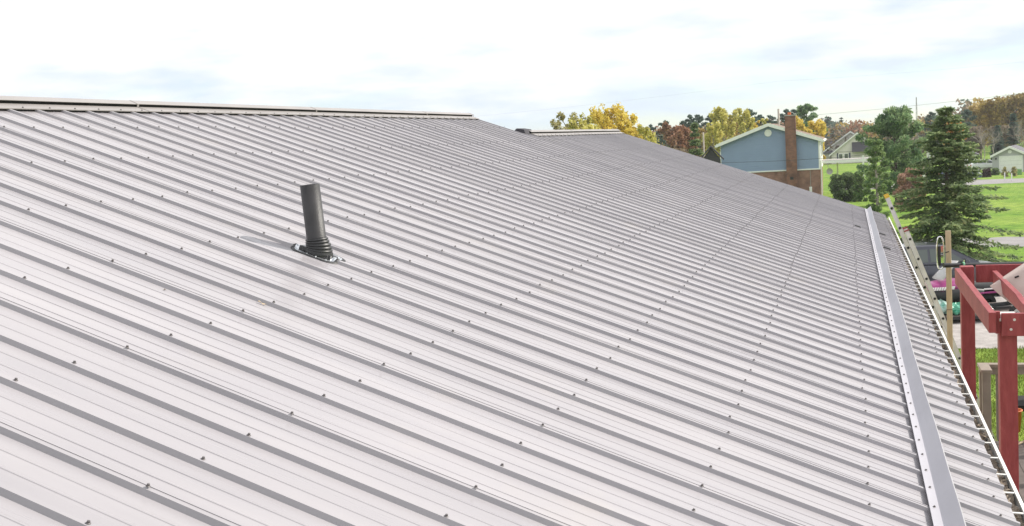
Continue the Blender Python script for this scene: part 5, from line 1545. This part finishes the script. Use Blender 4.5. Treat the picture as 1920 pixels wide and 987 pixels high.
tree('p', 1176, 224, 95, 13, 'pine_tree', 'tiny dark pine top behind the golden aspens', DNEEDLE, n=900, leaf=0.2, bottom=0.5)
tree('d', 1193, 229, 60, 26, 'aspen_tree', 'golden aspen above the right end of the lower ridge', GOLD, PALE_BARK, n=2000, leaf=0.13, upright=0.5)
tree('d', 1222, 238, 52, 25, 'shrub_tree', 'yellow green shrubby tree at the roof corner right of the lower ridge', YGREEN, PALE_BARK, n=2600, leaf=0.10, upright=0.6)
tree('d', 1247, 268, 50, 17, 'shrub_tree', 'low pale yellow shrub along the roof edge below the rusty tree', PALEY, PALE_BARK, n=1300, leaf=0.08, upright=0.7)
tree('d', 1276, 276, 60, 20, 'shrub_tree', 'low brownish shrub along the roof edge under the rusty tree', BROWNL, PALE_BARK, n=1200, leaf=0.09, upright=0.7)
tree('d', 1058, 219, 58, 20, 'shrub_tree', 'low pale yellow shrub at the very left over the lower ridge', PALEY, PALE_BARK, n=1500, leaf=0.11, upright=0.6)
tree('d', 1090, 215, 57, 26, 'shrub_tree', 'low yellow green shrub below the bare grey tree', YGREEN, PALE_BARK, n=2200, leaf=0.11, upright=0.6)
tree('d', 1132, 214, 58, 26, 'shrub_tree', 'low golden mass at the foot of the tall golden aspens', GOLD, PALE_BARK, n=2800, leaf=0.11, upright=0.5)
tree('d', 1172, 221, 59, 22, 'shrub_tree', 'golden mass right under the tallest aspen', GOLD, PALE_BARK, n=2400, leaf=0.11, upright=0.5)
tree('d', 1211, 236, 56, 18, 'shrub_tree', 'golden shrub between the lower ridge end and the green shrub', GOLD, PALE_BARK, n=1800, leaf=0.1, upright=0.5)
# dark pines and rusty trees left of the blue house
tree('p', 1219, 231, 170, 12, 'pine_tree', 'smallest leftmost dark pine on the skyline', DNEEDLE, n=1000, leaf=0.3, bottom=0.45)
tree('p', 1247, 224, 170, 17, 'pine_tree', 'round topped dark pine left above the rusty tree', DNEEDLE, n=1500, leaf=0.3, bottom=0.4)
tree('p', 1281, 222, 175, 11, 'pine_tree', 'thin dark pine right above the rusty tree', DNEEDLE, n=900, leaf=0.3, bottom=0.45)
tree('p', 1292, 212, 165, 16, 'pine_tree', 'dark pine of the tall trio, left one', DNEEDLE, n=1500, leaf=0.3, bottom=0.4)
tree('p', 1309, 211, 168, 18, 'pine_tree', 'dark pine of the tall trio, middle one', DNEEDLE, n=1700, leaf=0.3, bottom=0.4)
tree('p', 1332, 210, 166, 20, 'pine_tree', 'dark pine of the tall trio, right one', DNEEDLE, n=1700, leaf=0.3, bottom=0.4)
tree('d', 1258, 234, 120, 24, 'maple_tree', 'rusty red brown maple, the left one of the pair', RUST, n=2600, leaf=0.22)
tree('d', 1286, 235, 122, 22, 'maple_tree', 'rusty red brown maple, the right one beside the spruce', RUST, n=2400, leaf=0.22)
tree('c', 1302, 228, 84, 24, 'spruce_tree', 'dark green spruce peaking over the roof left of the blue house', SNEEDLE, whorls=20, per=7, tw=7, leaf=0.17, droop=0.2, power=0.8, nq=4)
tree('d', 1326, 240, 130, 20, 'maple_tree', 'dull olive brown tree behind the dark spruce', OCHRE, n=1900, leaf=0.22)
tree('d', 1352, 206, 112, 22, 'birch_tree', 'tall yellow green birch left of the blue gable', YGREEN, PALE_BARK, n=3200, leaf=0.19, upright=0.9, gaps=0.05)
tree('d', 1337, 232, 100, 18, 'birch_tree', 'lower yellow birch against the blue house corner', YGREEN, PALE_BARK, n=2200, leaf=0.16, upright=0.9)
tree('d', 1394, 206, 118, 17, 'birch_tree', 'narrow yellow birch rising behind the blue roof slope', YGREEN, PALE_BARK, n=2100, leaf=0.19, upright=0.95)
tree('d', 1374, 217, 122, 20, 'maple_tree', 'olive brown tree between the two tall yellow birches', OCHRE, n=1800, leaf=0.2)
tree('p', 1404, 202, 160, 20, 'pine_tree', 'dark umbrella topped pine over the blue roof peak', DNEEDLE, n=1700, leaf=0.3, bottom=0.5)
tree('p', 1376, 207, 168, 13, 'pine_tree', 'dark pine showing between the yellow birches', DNEEDLE, n=1000, leaf=0.3, bottom=0.5)
tree('p', 1425, 212, 162, 18, 'pine_tree', 'dark pine just right of the blue roof peak', DNEEDLE, n=1500, leaf=0.3, bottom=0.45)
tree('p', 1446, 215, 162, 17, 'pine_tree', 'dark pine left of the pale utility pole', DNEEDLE, n=1400, leaf=0.3, bottom=0.45)
tree('d', 1418, 222, 130, 13, 'birch_tree', 'small golden tree close above the blue roof', GOLD, n=1200, leaf=0.2)
tree('d', 1436, 217, 134, 13, 'birch_tree', 'small yellow green tree left of the utility pole', YGREEN, n=1000, leaf=0.2)
tree('p', 1473, 203, 158, 16, 'pine_tree', 'dark pine behind the chimney top', DNEEDLE, n=1400, leaf=0.3, bottom=0.45)
tree('p', 1512, 190, 150, 28, 'pine_tree', 'largest dark green pine right of the chimney', PNEEDLE, n=3600, leaf=0.28, bottom=0.4, flat=0.5)
tree('p', 1490, 201, 156, 18, 'pine_tree', 'dark pine close beside the chimney right side', DNEEDLE, n=1600, leaf=0.28, bottom=0.4)
tree('d', 1503, 219, 122, 20, 'maple_tree', 'bright yellow maple touching the chimney', GOLD, n=2600, leaf=0.2)
tree('d', 1526, 224, 124, 21, 'maple_tree', 'bright golden maple over the right blue eave', GOLD, n=2600, leaf=0.2)
tree('c', 1551, 218, 250, 17, 'spruce_tree', 'brownish tinged conifer right of the golden maples', leaf_mat('brown_needles', (0.07, 0.06, 0.035), (0.16, 0.13, 0.08), 0.1, 0.5), whorls=14, per=6, tw=5, leaf=0.4, power=0.7, nq=3)
tree('c', 1577, 219, 270, 8, 'spruce_tree', 'tiny narrow conifer top on the skyline', DNEEDLE, whorls=12, per=5, tw=4, leaf=0.4, nq=2)
tree('d', 1571, 237, 245, 16, 'maple_tree', 'orange tree above the cream house roof', ORANGE_L, n=1500, leaf=0.3)
tree('d', 1547, 240, 240, 14, 'maple_tree', 'green tree left of the orange one above the dark wing roof', leaf_mat('dull_green', (0.05, 0.08, 0.03), (0.12, 0.15, 0.06), 0.3, 0.6), n=1300, leaf=0.28)
tree('d', 1618, 241, 245, 22, 'maple_tree', 'low golden tree behind the cream gables', GOLD, n=1300, leaf=0.32)
# right hand wood
tree('p', 1745, 206, 180, 13, 'pine_tree', 'dark pine top close left of the spruce tip', DNEEDLE, n=1300, leaf=0.3, bottom=0.3)
tree('p', 1812, 204, 175, 19, 'pine_tree', 'dark flat topped pine right of the spruce tip', DNEEDLE, n=1700, leaf=0.3, bottom=0.35)
tree('b', 1727, 214, 170, 14, 'bare_tree', 'bare grey tree between the broad pine and the spruce', barkm=BARK, levels=6)
tree('d', 1790, 232, 165, 17, 'maple_tree', 'orange yellow tree glimpsed through the spruce crown', ORANGE_L, n=1300, leaf=0.3)
tree('d', 1838, 200, 195, 27, 'maple_tree', 'ochre tree at the left shoulder of the right hand wood', OCHRE, n=2600, leaf=0.32, gaps=0.1)
tree('d', 1866, 190, 190, 30, 'maple_tree', 'golden ochre tree in the middle of the right hand wood', leaf_mat('ochre_gold', (0.26, 0.17, 0.04), (0.48, 0.34, 0.08), 0.35, 0.3), n=3000, leaf=0.32)
tree('d', 1902, 179, 188, 34, 'maple_tree', 'tallest ochre brown tree at the right edge of the picture', leaf_mat('ochre_brown', (0.20, 0.14, 0.05), (0.42, 0.32, 0.10), 0.35, 0.3), n=3200, leaf=0.32)
tree('d', 1950, 185, 190, 34, 'maple_tree', 'ochre tree leaning in from beyond the right edge', OCHRE, n=2400, leaf=0.32)
tree('c', 1900, 214, 160, 17, 'spruce_tree', 'narrow dark spruce behind the garage', DNEEDLE, whorls=18, per=6, tw=6, leaf=0.32, nq=3)
tree('c', 1870, 236, 165, 15, 'spruce_tree', 'squat blackish spruce left behind the garage roof', DNEEDLE, whorls=16, per=6, tw=6, leaf=0.32, nq=3)
tree('b', 1846, 222, 158, 22, 'bare_tree', 'silvery bare tree in front of the right hand wood', barkm=PALE_BARK, levels=6)
tree('b', 1862, 232, 156, 20, 'bare_tree', 'second silvery bare tree nearer the garage roof', barkm=PALE_BARK, levels=6)
tree('b', 1915, 216, 158, 22, 'bare_tree', 'bare branching tree right of the narrow dark spruce', barkm=PALE_BARK, levels=6)
tree('d', 1826, 240, 170, 24, 'maple_tree', 'grey brown thinning tree low behind the far lot', BROWNL, n=1900, leaf=0.3, gaps=0.2)
tree('d', 1885, 238, 176, 24, 'maple_tree', 'dull brown tree low behind the garage peak', BROWNL, n=1900, leaf=0.3, gaps=0.1)

# bushes
def bush(x, yt, yb, half, d, leafm, name, label, n=3500, leaf=0.12, seed=1, dome=0.7):
    top = at(x, yt, d); bot = at(x, yb, d); g = ground(top.x)
    t = thing(name, label, 'bush', (top.x, top.y, g)); h = top.z - g; r = half * d / F
    R = np.random.RandomState(seed); rg = random.Random(seed)
    mb = MB()
    for k in range(14):
        a = k * 2.4; e = Vector((math.cos(a) * r * rg.uniform(.2, .85), math.sin(a) * r * rg.uniform(.2, .85), h * rg.uniform(.55, .95)))
        mb.tube([(0.05 * math.cos(a), 0.05 * math.sin(a), 0), e * 0.5 + Vector((0, 0, 0.1 * h)), e], [0.03, 0.02, 0.006], 4)
    link_mesh('stems', mb.mesh('stems', BARK), t)
    Cs = []
    for k in range(46):
        a = rg.uniform(0, 6.28); q = math.sqrt(rg.random()); z = rg.uniform(0.05, 1)
        w = (1 - max(0, z - 0.25) ** 2 * dome * 1.5)
        c = np.array([math.cos(a) * q * r * w * 0.85, math.sin(a) * q * r * w * 0.85, z * h * 0.9])
        m_ = int(n / 46); dr = rand_dirs(R, m_) * R.uniform(0.2, 1, size=(m_, 1)) ** 0.5 * r * rg.uniform(0.16, 0.30)
        Cs.append(c + dr * np.array([1, 1, 0.9]))
    C = np.concatenate(Cs); C[:, 2] = np.abs(C[:, 2])
    A, B = leaf_quads(R, C, leaf, 0.5, up=0.2)
    link_mesh('foliage', quad_cloud('foliage', C, A, B, leafm), t)
bush(1582, 322, 372, 40, 90, HEDGE, 'evergreen_bush', 'dark green rounded bush below the white deck of the blue house', n=8000, leaf=0.11, seed=3)
bush(1612, 318, 370, 18, 88, LIGHTPINE, 'evergreen_bush', 'lighter green bush between the dark bush and the young pine', n=3600, leaf=0.11, seed=5)
bush(1704, 311, 356, 32, 72, REDBUSH, 'red_bush', 'reddish brown bush between the broad pine and the spruce', n=6500, leaf=0.09, seed=8)
bush(1866, 316, 330, 8, 136, HEDGE, 'fern_clump', 'dark leafy clump at the garage corner', n=900, leaf=0.2, seed=11)
bush(1850, 316, 330, 10, 130, leaf_mat('maroon_leaves', (0.03, 0.018, 0.018), (0.08, 0.045, 0.04), 0.2, 1), 'maroon_bush', 'dark maroon low bush left of the garage', n=900, leaf=0.17, seed=12)
bush(1884, 312, 328, 7, 128, PALEY, 'pampas_clump', 'pale dry grassy clump before the garage door, left one', n=260, leaf=0.14, seed=14)
bush(1901, 311, 328, 7, 128, PALEY, 'pampas_clump', 'pale dry grassy clump before the garage door, right one', n=300, leaf=0.14, seed=15)

# far wood that closes the view: reads as one mass
def far_wood():
    R = np.random.RandomState(77)
    mats = [DNEEDLE, OCHRE, BROWNL, RUST]
    Cs, Ms = [], []
    for k in range(420):
        px = R.uniform(850, 2300); d = R.uniform(215, 300)
        g = ground(300)
        top = 250 - 0.045 * (px - 960) + R.uniform(-3, 10)
        if px > 1800: top -= 26
        if 1560 < px < 1720: top += 6
        p = at(px, top, d)
        h = p.z - g; r = R.uniform(1.6, 3.2)
        m_ = 170; dr = rand_dirs(R, m_) * R.uniform(0.3, 1, size=(m_, 1)) ** 0.5
        c = np.array([p.x, p.y, g + h * 0.55]) + dr * np.array([r, r, h * 0.47])
        Cs.append(c); Ms.append(np.full(m_, R.choice(4, p=[0.32, 0.28, 0.28, 0.12])))
    C = np.concatenate(Cs); Mi = np.concatenate(Ms)
    A, B = leaf_quads(R, C, 0.42, 0.7)
    me = quad_cloud('far_wood', C, A, B, mats[0])
    for q in mats[1:]: me.materials.append(q)
    me.polygons.foreach_set('material_index', Mi.astype(np.int32)); me.update()
    o = bpy.data.objects.new('far_wood', me); col.objects.link(o)
    o['kind'] = 'stuff'; o['label'] = 'mixed autumn wood closing the horizon'
far_wood()

# grass blades on the near lawn beyond the deck
def grass():
    R = np.random.RandomState(9); n = 60000
    x = R.uniform(15, 26.4, n); y = R.uniform(-7.5, -0.5, n)
    x2 = R.uniform(30, 41, 45000); y2 = R.uniform(-16, -6.5, 45000)
    keep = ~((x2 < 38) & (y2 > -10.6 + (x2 < 29) * 2))
    x = np.concatenate([x, x2[keep]]); y = np.concatenate([y, y2[keep]]); n = len(x)
    hgt = R.uniform(0.03, 0.085, n) * (0.6 + 0.8 * (np.sin(x * 1.7 + y * 0.6) * np.sin(y * 2.1) * 0.5 + 0.5))
    a = R.uniform(0, 6.28, n); l = R.uniform(-0.5, 0.5, (n, 2))
    C = np.stack([x, y, hgt * 0.5], 1)
    A = np.stack([l[:, 0] * hgt * 0.5, l[:, 1] * hgt * 0.5, hgt * 0.5], 1)
    B = np.stack([np.cos(a) * 0.008, np.sin(a) * 0.008, np.zeros(n)], 1)
    o = bpy.data.objects.new('grass', quad_cloud('grass', C, A, B, GRASSB)); col.objects.link(o)
    o['kind'] = 'stuff'; o['label'] = 'uneven green grass of the near lawn'
grass()

# thin scattering volume added to lift the dark background
hm_ = bpy.data.materials.new('lift_veil'); hm_.use_nodes = True
hn = hm_.node_tree; hn.nodes.clear()
ho = hn.nodes.new('ShaderNodeOutputMaterial'); hv = hn.nodes.new('ShaderNodeVolumePrincipled')
hv.inputs['Color'].default_value = (0.93, 0.96, 1.0, 1); hv.inputs['Density'].default_value = VEIL_DENSITY
hv.inputs['Anisotropy'].default_value = 0.2
hn.links.new(hv.outputs[0], ho.inputs['Volume'])
b = MB(); b.box((-420, -700, -4), (420, 700, 24)); hz = b.build('lift_veil', hm_)
hz['kind'] = 'stuff'; hz['label'] = 'pale scattering veil added to lighten the far background'
